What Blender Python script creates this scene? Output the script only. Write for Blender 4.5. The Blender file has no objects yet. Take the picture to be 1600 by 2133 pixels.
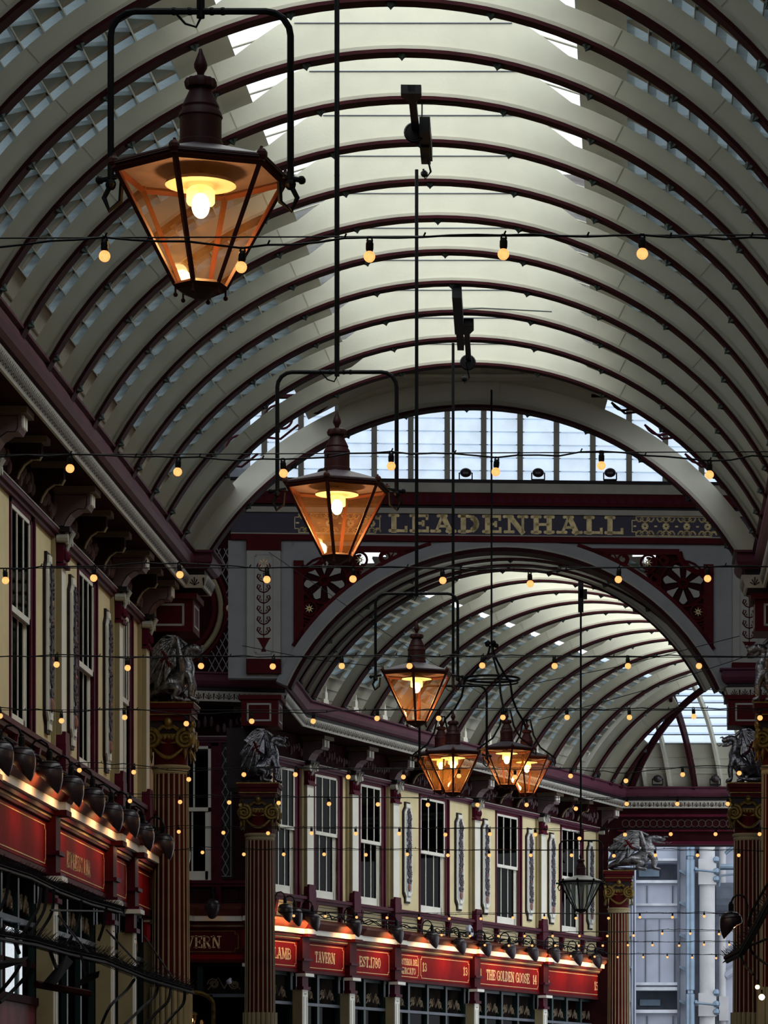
import bpy, bmesh, math, random
from math import sin, cos, pi, radians, sqrt, atan2, hypot
from mathutils import Vector, Matrix
random.seed(7)
SC = bpy.context.scene
COL = SC.collection
# ------------------------------------------------------------------ camera
EYE = 1.6
FPX = 7400.0            # focal length in pixels of the 1600 x 2133 frame
VX, VY = 1320.0, 2330.0 # where the arcade axis meets the horizon
cam_d = bpy.data.cameras.new('camera')
cam = bpy.data.objects.new('camera', cam_d); COL.objects.link(cam)
cam_d.sensor_fit = 'HORIZONTAL'; cam_d.sensor_width = 36.0
cam_d.lens = FPX / 1600 * 36.0
cam_d.shift_x = (800 - VX) / 1600
cam_d.shift_y = (VY - 1066.5) / 1600
cam_d.clip_end = 600
cam.location = (0, 0, EYE); cam.rotation_euler = (pi / 2, 0, 0)
SC.camera = cam
# ------------------------------------------------------------------ world, light, exposure
SC.view_settings.view_transform = 'Standard'; SC.view_settings.look = 'None'
SC.view_settings.gamma = 1.0; SC.view_settings.use_curve_mapping = False
SC.view_settings.exposure = 0.48
w = bpy.data.worlds.new('overcast'); SC.world = w; w.use_nodes = True
nt = w.node_tree; bg = nt.nodes['Background']
tc = nt.nodes.new('ShaderNodeTexCoord'); nz = nt.nodes.new('ShaderNodeTexNoise'); nz.inputs['Scale'].default_value = 2.2
cr = nt.nodes.new('ShaderNodeValToRGB')
cr.color_ramp.elements[0].color = (0.74, 0.83, 0.93, 1); cr.color_ramp.elements[1].color = (0.90, 0.93, 0.96, 1)
nt.links.new(tc.outputs['Generated'], nz.inputs['Vector']); nt.links.new(nz.outputs['Fac'], cr.inputs['Fac'])
nt.links.new(cr.outputs['Color'], bg.inputs['Color']); bg.inputs['Strength'].default_value = 1.15

def area(name, loc, rot, sx, sy, power, col=(1, 1, 1)):
    l = bpy.data.lights.new(name, 'AREA'); l.shape = 'RECTANGLE'; l.size = sx; l.size_y = sy
    l.energy = power; l.color = col
    o = bpy.data.objects.new(name, l); COL.objects.link(o); o.location = loc; o.rotation_euler = rot
    return o
# area lamps added above the glazed crowns, boosting the sky light on both roofs
area('crown_fill_near', (-2.3, 34, 12.70), (0, 0, 0), 3.2, 34, 560, (1.0, 0.985, 0.90))
area('crown_fill_far', (1.0, 76, 12.7), (0, 0, radians(-19)), 3.2, 18, 560, (1.0, 0.98, 0.90))

# ------------------------------------------------------------------ materials
def mat(name, col, rough=0.6, metal=0.0, var=0.12, scale=3.0, bump=0.0, bscale=30.0, spec=0.22, col2=None):
    m = bpy.data.materials.new(name); m.use_nodes = True
    n = m.node_tree.nodes; L = m.node_tree.links; b = n['Principled BSDF']
    b.inputs['Roughness'].default_value = rough; b.inputs['Metallic'].default_value = metal
    b.inputs['Specular IOR Level'].default_value = spec
    t = n.new('ShaderNodeTexCoord'); z = n.new('ShaderNodeTexNoise')
    z.inputs['Scale'].default_value = scale; z.inputs['Detail'].default_value = 6
    r = n.new('ShaderNodeValToRGB')
    c2 = col2 if col2 else tuple(c * (1 - var * 2) for c in col)
    r.color_ramp.elements[0].color = (*c2, 1); r.color_ramp.elements[1].color = (*[min(1, c * (1 + var * 0.4)) for c in col], 1)
    r.color_ramp.elements[0].position = 0.25; r.color_ramp.elements[1].position = 0.6
    L.new(t.outputs['Object'], z.inputs['Vector']); L.new(z.outputs['Fac'], r.inputs['Fac'])
    L.new(r.outputs['Color'], b.inputs['Base Color'])
    if bump:
        z2 = n.new('ShaderNodeTexNoise'); z2.inputs['Scale'].default_value = bscale
        bp = n.new('ShaderNodeBump'); bp.inputs['Strength'].default_value = bump; bp.inputs['Distance'].default_value = 0.02
        L.new(t.outputs['Object'], z2.inputs['Vector']); L.new(z2.outputs['Fac'], bp.inputs['Height'])
        L.new(bp.outputs['Normal'], b.inputs['Normal'])
    return m
def glow(name, col, s):
    m = bpy.data.materials.new(name); m.use_nodes = True; n = m.node_tree.nodes; n.clear()
    e = n.new('ShaderNodeEmission'); e.inputs['Color'].default_value = (*col, 1); e.inputs['Strength'].default_value = s
    t = n.new('ShaderNodeTexCoord'); z = n.new('ShaderNodeTexNoise'); z.inputs['Scale'].default_value = 40
    r = n.new('ShaderNodeValToRGB'); r.color_ramp.elements[0].color = (*[c * .82 for c in col], 1); r.color_ramp.elements[1].color = (*col, 1)
    r.color_ramp.elements[1].position = .55; r.color_ramp.elements[0].position = .35
    m.node_tree.links.new(t.outputs['Object'], z.inputs['Vector']); m.node_tree.links.new(z.outputs['Fac'], r.inputs['Fac'])
    m.node_tree.links.new(r.outputs['Color'], e.inputs['Color'])
    o = n.new('ShaderNodeOutputMaterial'); m.node_tree.links.new(e.outputs[0], o.inputs[0]); return m
def glass(name, tint, ftrans, dif, fdif=0.08, rough=0.05, scale=4.0):
    """thin pane: tinted see-through + a film of scattering dust + reflection"""
    m = bpy.data.materials.new(name); m.use_nodes = True; n = m.node_tree.nodes; L = m.node_tree.links; n.clear()
    tr = n.new('ShaderNodeBsdfTransparent'); tr.inputs[0].default_value = (*tint, 1)
    df = n.new('ShaderNodeBsdfTranslucent'); df.inputs[0].default_value = (*dif, 1)
    d2 = n.new('ShaderNodeBsdfDiffuse'); d2.inputs[0].default_value = (*dif, 1)
    ad = n.new('ShaderNodeMixShader'); ad.inputs[0].default_value = 0.35
    L.new(df.outputs[0], ad.inputs[1]); L.new(d2.outputs[0], ad.inputs[2])
    gl = n.new('ShaderNodeBsdfGlossy'); gl.inputs['Roughness'].default_value = rough
    t = n.new('ShaderNodeTexCoord'); z = n.new('ShaderNodeTexNoise'); z.inputs['Scale'].default_value = scale; z.inputs['Detail'].default_value = 4
    mr = n.new('ShaderNodeMapRange'); mr.inputs[1].default_value = .3; mr.inputs[2].default_value = .7
    mr.inputs[3].default_value = max(0, (1 - ftrans) * .7); mr.inputs[4].default_value = min(1, (1 - ftrans) * 1.3)
    L.new(t.outputs['Object'], z.inputs['Vector']); L.new(z.outputs['Fac'], mr.inputs[0])
    m1 = n.new('ShaderNodeMixShader'); L.new(mr.outputs[0], m1.inputs[0])
    L.new(tr.outputs[0], m1.inputs[1]); L.new(ad.outputs[0], m1.inputs[2])
    m2 = n.new('ShaderNodeMixShader'); m2.inputs[0].default_value = fdif
    L.new(m1.outputs[0], m2.inputs[1]); L.new(gl.outputs[0], m2.inputs[2])
    o = n.new('ShaderNodeOutputMaterial'); L.new(m2.outputs[0], o.inputs[0]); return m
M = dict(
    web=mat('cream painted iron', (.50, .495, .42), .65, var=.05, scale=2.2, bump=.05),
    mould=mat('cream moulding', (.36, .345, .29), .6, var=.08),
    maroon=mat('maroon gloss paint', (.075, .007, .020), .5, var=.2, spec=.06),
    flange=mat('maroon rib paint', (.030, .006, .009), .6, var=.2, spec=.05),
    purple=mat('plum cornice paint', (.095, .028, .048), .5, var=.12, spec=.10),
    soffit=mat('dark maroon soffit', (.028, .006, .008), .7, var=.15, spec=.03),
    wall=mat('buff wall paint', (.74, .63, .38), .75, var=.05, bump=.08, bscale=60, spec=.08),
    tan=mat('ochre paint', (.33, .27, .15), .7, var=.08, bump=.08, bscale=60),
    white=mat('ivory paint', (.80, .78, .70), .5, var=.04),
    band=mat('ivory frieze paint', (.46, .45, .40), .6, var=.10, scale=8),
    grey=mat('grey painted ironwork', (.27, .28, .29), .6, var=.06),
    grey2=mat('light grey panel paint', (.36, .36, .33), .6, var=.06),
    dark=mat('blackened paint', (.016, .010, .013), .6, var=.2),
    black=mat('black iron', (.006, .006, .008), .55, var=.2, spec=.12),
    navy=mat('deep navy sign paint', (.022, .014, .040), .4, var=.2),
    gold=mat('gilding', (.75, .60, .30), .5, metal=.1, var=.25, scale=9),
    goldd=mat('aged gilding', (.20, .13, .035), .42, metal=.6, var=.35, scale=14, bump=.3),
    text=mat('gilt sign lettering', (.82, .60, .33), .6, spec=.05, var=.12, scale=12),
    red=mat('crimson fascia paint', (.22, .007, .009), .6, var=.12, spec=.03),
    redd=mat('dark crimson paint', (.070, .006, .009), .55, var=.15, spec=.05),
    green=mat('dark green shopfront paint', (.008, .022, .022), .4, var=.2),
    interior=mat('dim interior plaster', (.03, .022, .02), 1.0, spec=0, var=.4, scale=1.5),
    lamp=mat('dark plum lamp enamel', (.026, .014, .020), .35, var=.15, spec=.5),
    cap=mat('lantern copper paint', (.042, .009, .012), .5, var=.2, scale=12),
    roofc=mat('lantern roof paint', (.105, .085, .10), .5, var=.15, scale=14),
    tealb=mat('verdigris bolt', (.045, .065, .065), .6, var=.2),
    silver=mat('weathered silver leaf', (.22, .22, .24), .30, metal=.85, var=.45, scale=14, bump=.6, bscale=34),
    stone=mat('street paving', (.16, .15, .14), .8, var=.2),
    steel=mat('brushed steel pipe', (.22, .29, .37), .38, metal=.7, var=.10),
    clad=mat('silver grey cladding', (.44, .47, .56), .5, metal=.2, var=.10, scale=1.2),
    cladd=mat('slate cladding', (.11, .125, .16), .5, var=.15),
    concrete=mat('pale concrete', (.58, .57, .58), .85, var=.08, scale=2, bump=.15),
    pane=glass('dark window glass', (.05, .055, .06), .95, (.015, .015, .02), .018, .03),
    shop=glass('shop window glass', (.12, .14, .16), .93, (.03, .033, .036), .02, .04),
    amber=glass('amber tinted lantern glass', (.97, .91, .80), .978, (.95, .50, .16), .05, .04, 9),
    clear=glass('clear old lantern glass', (.82, .87, .86), .80, (.5, .56, .56), .07, .05, 9),
    sky=glass('skylight glass', (.97, 1, .99), .82, (.85, .88, .88), .03),
    frost=glass('frosted clerestory glass', (.74, .85, .96), .50, (.80, .86, .93), .03, .1, 3),
    louv=glass('dark grey louvre glass', (.10, .13, .14), .40, (.22, .27, .28), .05, .1, 5),  # dark tinted, partly see-through pane
    warm=glow('festoon bulb glow', (1.0, .41, .13), 1.2),
    filament=glow('lantern bulb glow', (1.0, .66, .30), 24.0),
    skyglow=glow('sky reflection glow', (.70, .76, .82), .75),  # emission stands in for sky reflected in the shop window
    spot=glow('spotlight bulb glow', (1.0, .55, .22), 6.0),
    mantle=glass('lantern bulb shade', (1, .9, .7), .5, (1, .75, .4), .05),
)
ivy = mat('painted flower relief', (.09, .075, .09), .6, var=.5, scale=26, col2=(.008, .008, .012))
M['relief'] = ivy
M['pear'] = mat('pink fruit relief', (.34, .16, .13), .6, var=.2, scale=12)
M['panelbg'] = mat('pale blue panel ground', (.40, .42, .45), .6, var=.15, scale=10)

# ------------------------------------------------------------------ mesh builder
class MB:
    def __init__(s): s.v = []; s.f = []
    def add(s, vs, fs):
        o = len(s.v); s.v += [tuple(p) for p in vs]; s.f += [tuple(i + o for i in f) for f in fs]; return s
    def box(s, x0, x1, y0, y1, z0, z1):
        return s.add([(x0, y0, z0), (x1, y0, z0), (x1, y1, z0), (x0, y1, z0), (x0, y0, z1), (x1, y0, z1), (x1, y1, z1), (x0, y1, z1)],
                     [(0, 3, 2, 1), (4, 5, 6, 7), (0, 1, 5, 4), (1, 2, 6, 5), (2, 3, 7, 6), (3, 0, 4, 7)])
    def hexa(s, a, b):  # two 4-point loops
        return s.add(list(a) + list(b), [(3, 2, 1, 0), (4, 5, 6, 7), (0, 1, 5, 4), (1, 2, 6, 5), (2, 3, 7, 6), (3, 0, 4, 7)])
    def prism(s, pts, ax, a0, a1):
        n = len(pts)
        if ax == 'y': f = lambda p, a: (p[0], a, p[1])
        elif ax == 'x': f = lambda p, a: (a, p[0], p[1])
        else: f = lambda p, a: (p[0], p[1], a)
        vs = [f(p, a0) for p in pts] + [f(p, a1) for p in pts]
        fs = [tuple(range(n - 1, -1, -1)), tuple(range(n, 2 * n))] + [(i, (i + 1) % n, n + (i + 1) % n, n + i) for i in range(n)]
        return s.add(vs, fs)
    def tube(s, pts, r, n=6, caps=True, closed=False):
        P = [Vector(p) for p in pts]; m = len(P)
        if m < 2: return s
        rr = r if isinstance(r, (list, tuple)) else [r] * m
        vs = []; up = None
        for i in range(m):
            if closed: t = P[(i + 1) % m] - P[i - 1]
            else: t = (P[min(i + 1, m - 1)] - P[max(i - 1, 0)])
            if t.length < 1e-9: t = Vector((0, 0, 1))
            t.normalize()
            if up is None:
                up = Vector((0, 0, 1)) if abs(t.z) < .9 else Vector((1, 0, 0))
            a = up - t * up.dot(t)
            if a.length < 1e-6: a = Vector((1, 0, 0)) - t * t.x
            a.normalize(); up = a; b = t.cross(a)
            for k in range(n):
                q = 2 * pi * k / n
                vs.append(P[i] + (a * cos(q) + b * sin(q)) * rr[i])
        fs = []
        for i in range(m if closed else m - 1):
            j = (i + 1) % m
            for k in range(n):
                k2 = (k + 1) % n
                fs.append((i * n + k, i * n + k2, j * n + k2, j * n + k))
        if caps and not closed:
            fs.append(tuple(range(n - 1, -1, -1))); fs.append(tuple((m - 1) * n + k for k in range(n)))
        return s.add(vs, fs)
    def lathe(s, prof, n=16, cx=0, cy=0, ph=0, lobes=0, la=0):
        vs = []; m = len(prof)
        for (r, z) in prof:
            for k in range(n):
                q = ph + 2 * pi * k / n
                rr = r * (1 + la * cos(lobes * q)) if lobes else r
                vs.append((cx + rr * cos(q), cy + rr * sin(q), z))
        fs = [(i * n + k, i * n + (k + 1) % n, (i + 1) * n + (k + 1) % n, (i + 1) * n + k) for i in range(m - 1) for k in range(n)]
        fs.append(tuple(range(n - 1, -1, -1))); fs.append(tuple((m - 1) * n + k for k in range(n)))
        return s.add(vs, fs)
    def ball(s, c, r, n=10, m=7, sc=(1, 1, 1)):
        pr = MB(); pr.lathe([(max(1e-4, sin(pi * i / m)), -cos(pi * i / m)) for i in range(m + 1)], n)
        return s.add([(c[0] + v[0] * r * sc[0], c[1] + v[1] * r * sc[1], c[2] + v[2] * r * sc[2]) for v in pr.v], pr.f)
    def arc(s, R0, R1, a0, a1, n, y0, y1, zc=0, xc=0):
        """ring sector in the x-z plane, angle from the crown; R0,R1 numbers or functions of the angle"""
        f0 = R0 if callable(R0) else (lambda a: R0); f1 = R1 if callable(R1) else (lambda a: R1)
        vs = []
        for i in range(n + 1):
            a = radians(a0 + (a1 - a0) * i / n); d = math.degrees(a)
            for (R, y) in ((f0(d), y0), (f1(d), y0), (f1(d), y1), (f0(d), y1)):
                vs.append((xc + R * sin(a), y, zc + R * cos(a)))
        fs = [(0, 1, 2, 3), (4 * n + 3, 4 * n + 2, 4 * n + 1, 4 * n)]
        for i in range(n):
            for k in range(4):
                k2 = (k + 1) % 4
                fs.append((4 * i + k2, 4 * i + k, 4 * (i + 1) + k, 4 * (i + 1) + k2))
        return s.add(vs, fs)
    def merge(s, o, mt=None):
        return s.add([(mt @ Vector(v)) if mt else v for v in o.v], o.f)
    def build(s, name, m, parent=None, smooth=False, **kw):
        me = bpy.data.meshes.new(name); me.from_pydata(s.v, [], s.f); me.update()
        bm = bmesh.new(); bm.from_mesh(me); bmesh.ops.recalc_face_normals(bm, faces=bm.faces); bm.to_mesh(me); bm.free()
        me.materials.append(M[m] if isinstance(m, str) else m)
        if smooth:
            for p in me.polygons: p.use_smooth = True
            try: me.set_sharp_from_angle(angle=radians(40))
            except Exception: pass
        o = bpy.data.objects.new(name, me); COL.objects.link(o)
        if parent: o.parent = parent
        for k, v in kw.items(): o[k] = v
        return o
def tag(o, label=None, cat=None, group=None, kind=None):
    if label: o['label'] = label
    if cat: o['category'] = cat
    if group: o['group'] = group
    if kind: o['kind'] = kind
    return o
def thing(name, label, cat, loc=(0, 0, 0), rz=0, group=None, kind=None):
    o = bpy.data.objects.new(name, None); COL.objects.link(o); o.empty_display_size = .2
    o.location = loc; o.rotation_euler = (0, 0, rz)
    return tag(o, label, cat, group, kind)
def copy_tree(o, parent=None):
    c = o.copy(); COL.objects.link(c)
    if parent: c.parent = parent
    for ch in list(o.children): copy_tree(ch, c)
    return c
USED = set()
def put(proto, loc, rz, label, group=None, name=None):
    """first use moves the prototype itself, later uses copy it"""
    o = proto
    if proto.name in USED: o = copy_tree(proto)
    else: USED.add(proto.name)
    if name: o.name = name
    o.location = loc; o.rotation_euler = (0, 0, rz); tag(o, label, None, group)
    if proto is o: USED.add(o.name)
    return o
ORD = ['first', 'second', 'third', 'fourth', 'fifth', 'sixth', 'seventh', 'eighth', 'ninth', 'tenth', 'eleventh', 'twelfth',
       'thirteenth', 'fourteenth', 'fifteenth', 'sixteenth', 'seventeenth', 'eighteenth', 'nineteenth', 'twentieth', 'twenty-first']
def P(px, py, D): return Vector(((px - VX) * D / FPX, D, EYE + (VY - py) * D / FPX))
def HZ(h): return EYE + h           # heights below are measured from eye level
def arcpts(cx, cz, r, a0, a1, n): return [(cx + r * cos(radians(a0 + (a1 - a0) * i / n)), cz + r * sin(radians(a0 + (a1 - a0) * i / n))) for i in range(n + 1)]

# ------------------------------------------------------------------ lettering (slab serif strokes on a unit cell)
def cv(cx, cy, rx, ry, a0, a1, n=8): return [(cx + rx * cos(radians(a0 + (a1 - a0) * i / n)), cy + ry * sin(radians(a0 + (a1 - a0) * i / n))) for i in range(n + 1)]
G = {  # width, [(points, heavy?)], serif points
    'L': (.75, [([(.2, 0), (.2, 1)], 1), ([(.05, .05), (.72, .05)], 0), ([(.72, .0), (.72, .3)], 0)], [(.2, 1), (.2, 0)]),
    'E': (.78, [([(.2, 0), (.2, 1)], 1), ([(.05, .05), (.74, .05)], 0), ([(.05, .95), (.72, .95)], 0), ([(.2, .5), (.55, .5)], 0), ([(.74, 0), (.74, .28)], 0), ([(.72, .74), (.72, 1)], 0), ([(.55, .36), (.55, .64)], 0)], [(.2, 1), (.2, 0)]),
    'A': (.95, [([(.16, 0), (.44, 1)], 0), ([(.44, 1), (.78, 0)], 1), ([(.26, .34), (.64, .34)], 0)], [(.14, 0), (.80, 0), (.42, 1)]),
    'D': (.88, [([(.2, 0), (.2, 1)], 1), ([(.05, .95), (.4, .95)] + cv(.4, .5, .38, .45, 90, -90) + [(.05, .05)], 0), (cv(.40, .5, .36, .42, 55, -55, 6), 1)], [(.2, 1), (.2, 0)]),
    'N': (.95, [([(.18, 0), (.18, 1)], 0), ([(.18, 1), (.76, 0)], 1), ([(.76, 0), (.76, 1)], 0)], [(.18, 0), (.76, 1), (.14, 1)]),
    'H': (.98, [([(.2, 0), (.2, 1)], 1), ([(.76, 0), (.76, 1)], 1), ([(.2, .5), (.76, .5)], 0)], [(.2, 0), (.2, 1), (.76, 0), (.76, 1)]),
    'M': (1.1, [([(.15, 0), (.15, 1)], 0), ([(.15, 1), (.53, .15)], 1), ([(.53, .15), (.9, 1)], 0), ([(.9, 0), (.9, 1)], 1)], [(.15, 0), (.9, 0), (.12, 1), (.92, 1)]),
    'B': (.82, [([(.2, 0), (.2, 1)], 1), ([(.05, .95)] + cv(.45, .74, .25, .21, 90, -90) + [(.2, .53)], 0), ([(.45, .53)] + cv(.47, .28, .3, .23, 90, -90) + [(.05, .05)], 0), (cv(.46, .27, .28, .2, 50, -50, 4), 1)], [(.2, 1), (.2, 0)]),
    'T': (.84, [([(.42, 0), (.42, 1)], 1), ([(.05, .95), (.79, .95)], 0), ([(.07, .74), (.07, 1)], 0), ([(.77, .74), (.77, 1)], 0)], [(.42, 0)]),
    'V': (.9, [([(.14, 1), (.46, 0)], 1), ([(.46, 0), (.78, 1)], 0)], [(.14, 1), (.78, 1)]),
    'R': (.9, [([(.2, 0), (.2, 1)], 1), ([(.05, .95)] + cv(.45, .73, .27, .22, 90, -90) + [(.2, .5)], 0), ([(.44, .5), (.78, 0)], 1)], [(.2, 1), (.2, 0), (.8, 0)]),
    'S': (.74, [([(.64, .74)] + cv(.37, .74, .25, .21, 10, 180) + [(.14, .66), (.6, .38)] + cv(.37, .27, .25, .22, 0, -170), 0), ([(.18, .66), (.56, .38)], 1), ([(.64, .7), (.64, 1)], 0), ([(.11, .02), (.11, .3)], 0)], []),
    'P': (.82, [([(.2, 0), (.2, 1)], 1), ([(.05, .95)] + cv(.45, .7, .28, .25, 90, -90) + [(.2, .45)], 0), (cv(.44, .7, .26, .22, 50, -50, 4), 1)], [(.2, 1), (.2, 0)]),
    'O': (.88, [(cv(.44, .5, .34, .47, 0, 360, 16), 0), (cv(.44, .5, .33, .4, 140, 220, 5), 1), (cv(.44, .5, .33, .4, -40, 40, 5), 1)], []),
    'G': (.9, [(cv(.44, .5, .34, .47, 40, 330, 14), 0), (cv(.44, .5, .33, .4, 140, 220, 5), 1), ([(.76, .05), (.76, .45)], 1), ([(.55, .45), (.88, .45)], 0), ([(.72, .68), (.72, .98)], 0)], []),
    'C': (.84, [(cv(.44, .5, .34, .47, 40, 320, 14), 0), (cv(.44, .5, .33, .4, 140, 220, 5), 1), ([(.72, .68), (.72, .98)], 0)], []),
    'I': (.42, [([(.21, 0), (.21, 1)], 1)], [(.21, 0), (.21, 1)]),
    'K': (.9, [([(.2, 0), (.2, 1)], 1), ([(.25, .42), (.72, 1)], 0), ([(.38, .55), (.76, 0)], 1)], [(.2, 0), (.2, 1), (.74, 1), (.78, 0)]),
    '1': (.46, [([(.24, 0), (.24, 1)], 1), ([(.24, .98), (.08, .8)], 0)], [(.24, 0)]),
    '3': (.66, [([(.1, .78)] + cv(.32, .75, .22, .2, 170, -90) + [(.28, .53)], 0), ([(.3, .53)] + cv(.33, .28, .25, .24, 90, -180), 0), (cv(.33, .28, .24, .2, 50, -50, 4), 1)], []),
    '4': (.7, [([(.46, 0), (.46, 1)], 1), ([(.46, .98), (.06, .32), (.66, .32)], 0)], [(.46, 0)]),
    '5': (.66, [([(.58, .95), (.14, .95), (.14, .55)] + cv(.3, .32, .28, .28, 110, -170), 0), (cv(.3, .32, .27, .24, 50, -50, 4), 1)], []),
    '7': (.62, [([(.08, .95), (.56, .95), (.26, 0)], 0), ([(.44, .6), (.26, 0)], 1)], []),
    '8': (.7, [(cv(.34, .74, .21, .21, 0, 360, 12), 0), (cv(.34, .27, .26, .25, 0, 360, 12), 0), ([(.2, .62), (.5, .4)], 1)], []),
    '0': (.7, [(cv(.34, .5, .26, .47, 0, 360, 14), 0), (cv(.34, .5, .25, .36, 140, 220, 4), 1), (cv(.34, .5, .25, .36, -40, 40, 4), 1)], []),
    '.': (.3, [([(.12, .0), (.12, .14)], 1)], []), ' ': (.42, [], []),
}
def lettering(txt, y0, y1, z0, h, x=.012, heavy=.17, light=.09, balls=False, depth=.0025):
    """letters standing on z0 between y0 and y1 in the local y-z plane, facing +x"""
    mb = MB(); tot = sum(G[c][0] for c in txt); sx = (y1 - y0) / tot; cur = 0; cw = 1.0
    def bar(a, b, wd):
        if balls: a = (cw * .5 + (a[0] - cw * .5) * .84, a[1]); b = (cw * .5 + (b[0] - cw * .5) * .84, b[1])
        ax, az = (cur + a[0]) * sx + y0, z0 + a[1] * h; bx, bz = (cur + b[0]) * sx + y0, z0 + b[1] * h
        dx, dz = bx - ax, bz - az; l = hypot(dx, dz) or 1e-6; nx, nz = -dz / l, dx / l
        ex, ez = dx / l * wd * .25, dz / l * wd * .25
        q = [(ax - ex + nx * wd / 2, az - ez + nz * wd / 2), (ax - ex - nx * wd / 2, az - ez - nz * wd / 2),
             (bx + ex - nx * wd / 2, bz + ez - nz * wd / 2), (bx + ex + nx * wd / 2, bz + ez + nz * wd / 2)]
        mb.prism(q, 'x', x, x + depth)
    for c in txt:
        wd, st, se = G[c]; cw = wd
        u = min(sx, h)
        for pts, hv in st:
            for a, b in zip(pts[:-1], pts[1:]): bar(a, b, (heavy if hv else light) * u * (1.15 if hv else 1))
        for (a, b) in se:
            s2 = .17
            bar((a - s2, .045 if b == 0 else .955), (a + s2, .045 if b == 0 else .955), light * u)
            if balls:
                for q in (a - s2, a + s2):
                    cy, cz = (cur + cw * .5 + (q - cw * .5) * .84) * sx + y0, z0 + (.05 if b == 0 else .95) * h
                    mb.prism([(cy + .10 * u * cos(k * pi / 4), cz + .10 * u * sin(k * pi / 4)) for k in range(8)], 'x', x, x + depth * 1.2)
        cur += wd
    return mb
def frame_line(mb, y0, y1, z0, z1, t, x, d=.008, notch=0):
    """thin gilt outline with clipped corners on the local y-z plane"""
    n = notch
    pts = [(y0 + n, z0), (y1 - n, z0), (y1 - n, z0 + n), (y1, z0 + n), (y1, z1 - n), (y1 - n, z1 - n), (y1 - n, z1), (y0 + n, z1), (y0 + n, z1 - n), (y0, z1 - n), (y0, z0 + n), (y0 + n, z0 + n)] if n else [(y0, z0), (y1, z0), (y1, z1), (y0, z1)]
    for i in range(len(pts)):
        a, b = pts[i], pts[(i + 1) % len(pts)]
        mb.box(x, x + d, min(a[0], b[0]) - t / 2, max(a[0], b[0]) + t / 2, min(a[1], b[1]) - t / 2, max(a[1], b[1]) + t / 2)
# ================================================================== ROOF
R = 4.5; ZC = HZ(5.92); CX1 = -2.27
def fr(c, ang): return (Vector((c[0], c[1])), ang)
def W2(f, x, y=0.0):
    c, a = f
    return (c.x + x * cos(a) + y * sin(a), c.y - x * sin(a) + y * cos(a))
def webtop(d):
    d = abs(d)
    return R + (.50 if d < 12 else .50 - .23 * (d - 12) / 8 if d < 20 else .27)
def make_rib(label, a0=-63, a1=63, web_top=webtop, name='roof_rib', n=44, th=.03):
    t = thing(name, label, 'roof rib')
    MB().arc(R + .07, web_top, a0, a1, n, -th, th, ZC).build('web', 'web', t)
    MB().arc(R + .035, R + .075, a0, a1, n, -.075, .075, ZC).build('moulding', 'mould', t)
    MB().arc(R, R + .035, a0, a1, n, -.095, .095, ZC).build('flange', 'flange', t)
    seams = MB()
    for a in (-23, 27, 41, -41):
        if a0 < a < a1: seams.arc(R + .08, web_top(a) - .01, a - .05, a + .05, 1, -th - .004, -th, ZC)
    if seams.v: seams.build('plate_seam', 'mould', t)
    if a1 > 60: MB().tube([(-1.05, -th - .008, ZC + R + .30), (1.08, -th - .008, ZC + R + .30)], .006, 4).build('tie_wire', 'cladd', t)
    b = MB()
    b.lathe([(.045, 0), (.040, -.02), (.018, -.035), (.001, -.06)], 12, lobes=6, la=.22)
    proto = None
    a = -60.5
    while a < 61:
        if a0 < a < a1:
            if proto is None: o = b.build('rosette', 'tealb', t); proto = o
            else:
                o = proto.copy(); COL.objects.link(o); o.parent = t
            o.location = (R * sin(radians(a)), 0, ZC + R * cos(radians(a))); o.rotation_euler = (0, radians(a), 0)
        a += 12.1
    return t
rib0 = make_rib('cream arched roof rib of the near arcade')
NEAR = []
GR1 = 'arched roof ribs of the near arcade'
ks = list(range(-5, 11))
for k in ks:
    D = 33.2 + 1.6 * k
    lb = f'cream arched roof rib of the near arcade, {ORD[10 - k]} in front of the gable arch'
    put(rib0, (CX1, D, 0), 0, lb, GR1); NEAR.append(fr((CX1, D), 0))
FAR = [fr((-2.3, 65.1), 0), fr((-2.3, 66.3), 0), fr((-2.36, 67.04), radians(9.5))]
AX = radians(18.9)
def eavept(D): return (-6.32 + .343 * (D - 68.75), D)
nf = 12
for i in range(nf):
    e = eavept(68.9 + 1.4 * i)
    FAR.append(fr((e[0] + 3.99 * cos(AX), e[1] - 3.99 * sin(AX)), AX))
for i, f in enumerate(FAR):
    put(rib0, (f[0].x, f[0].y, 0), -f[1], f'cream arched roof rib over the far arcade, {ORD[i]} behind the lettered arch', 'arched roof ribs of the far arcade')
for i, (De, im) in enumerate(((85.55, 1.75), (86.25, .75))):
    e = eavept(De); c = (e[0] + 3.99 * cos(AX), e[1] - 3.99 * sin(AX))
    x = 3.99 - im; aend = -math.degrees(math.asin(x / R))
    t = make_rib(f'short jack rib at the hipped end of the far roof, {["left", "right"][i]} one of the pair', -63, aend, lambda d: R + .35, 'jack_rib', 10)
    t.location = (c[0], c[1], 0); t.rotation_euler = (0, 0, -AX)

M['mcor2'] = mat('dim mauve line paint', (.10, .065, .06), .6)
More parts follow.
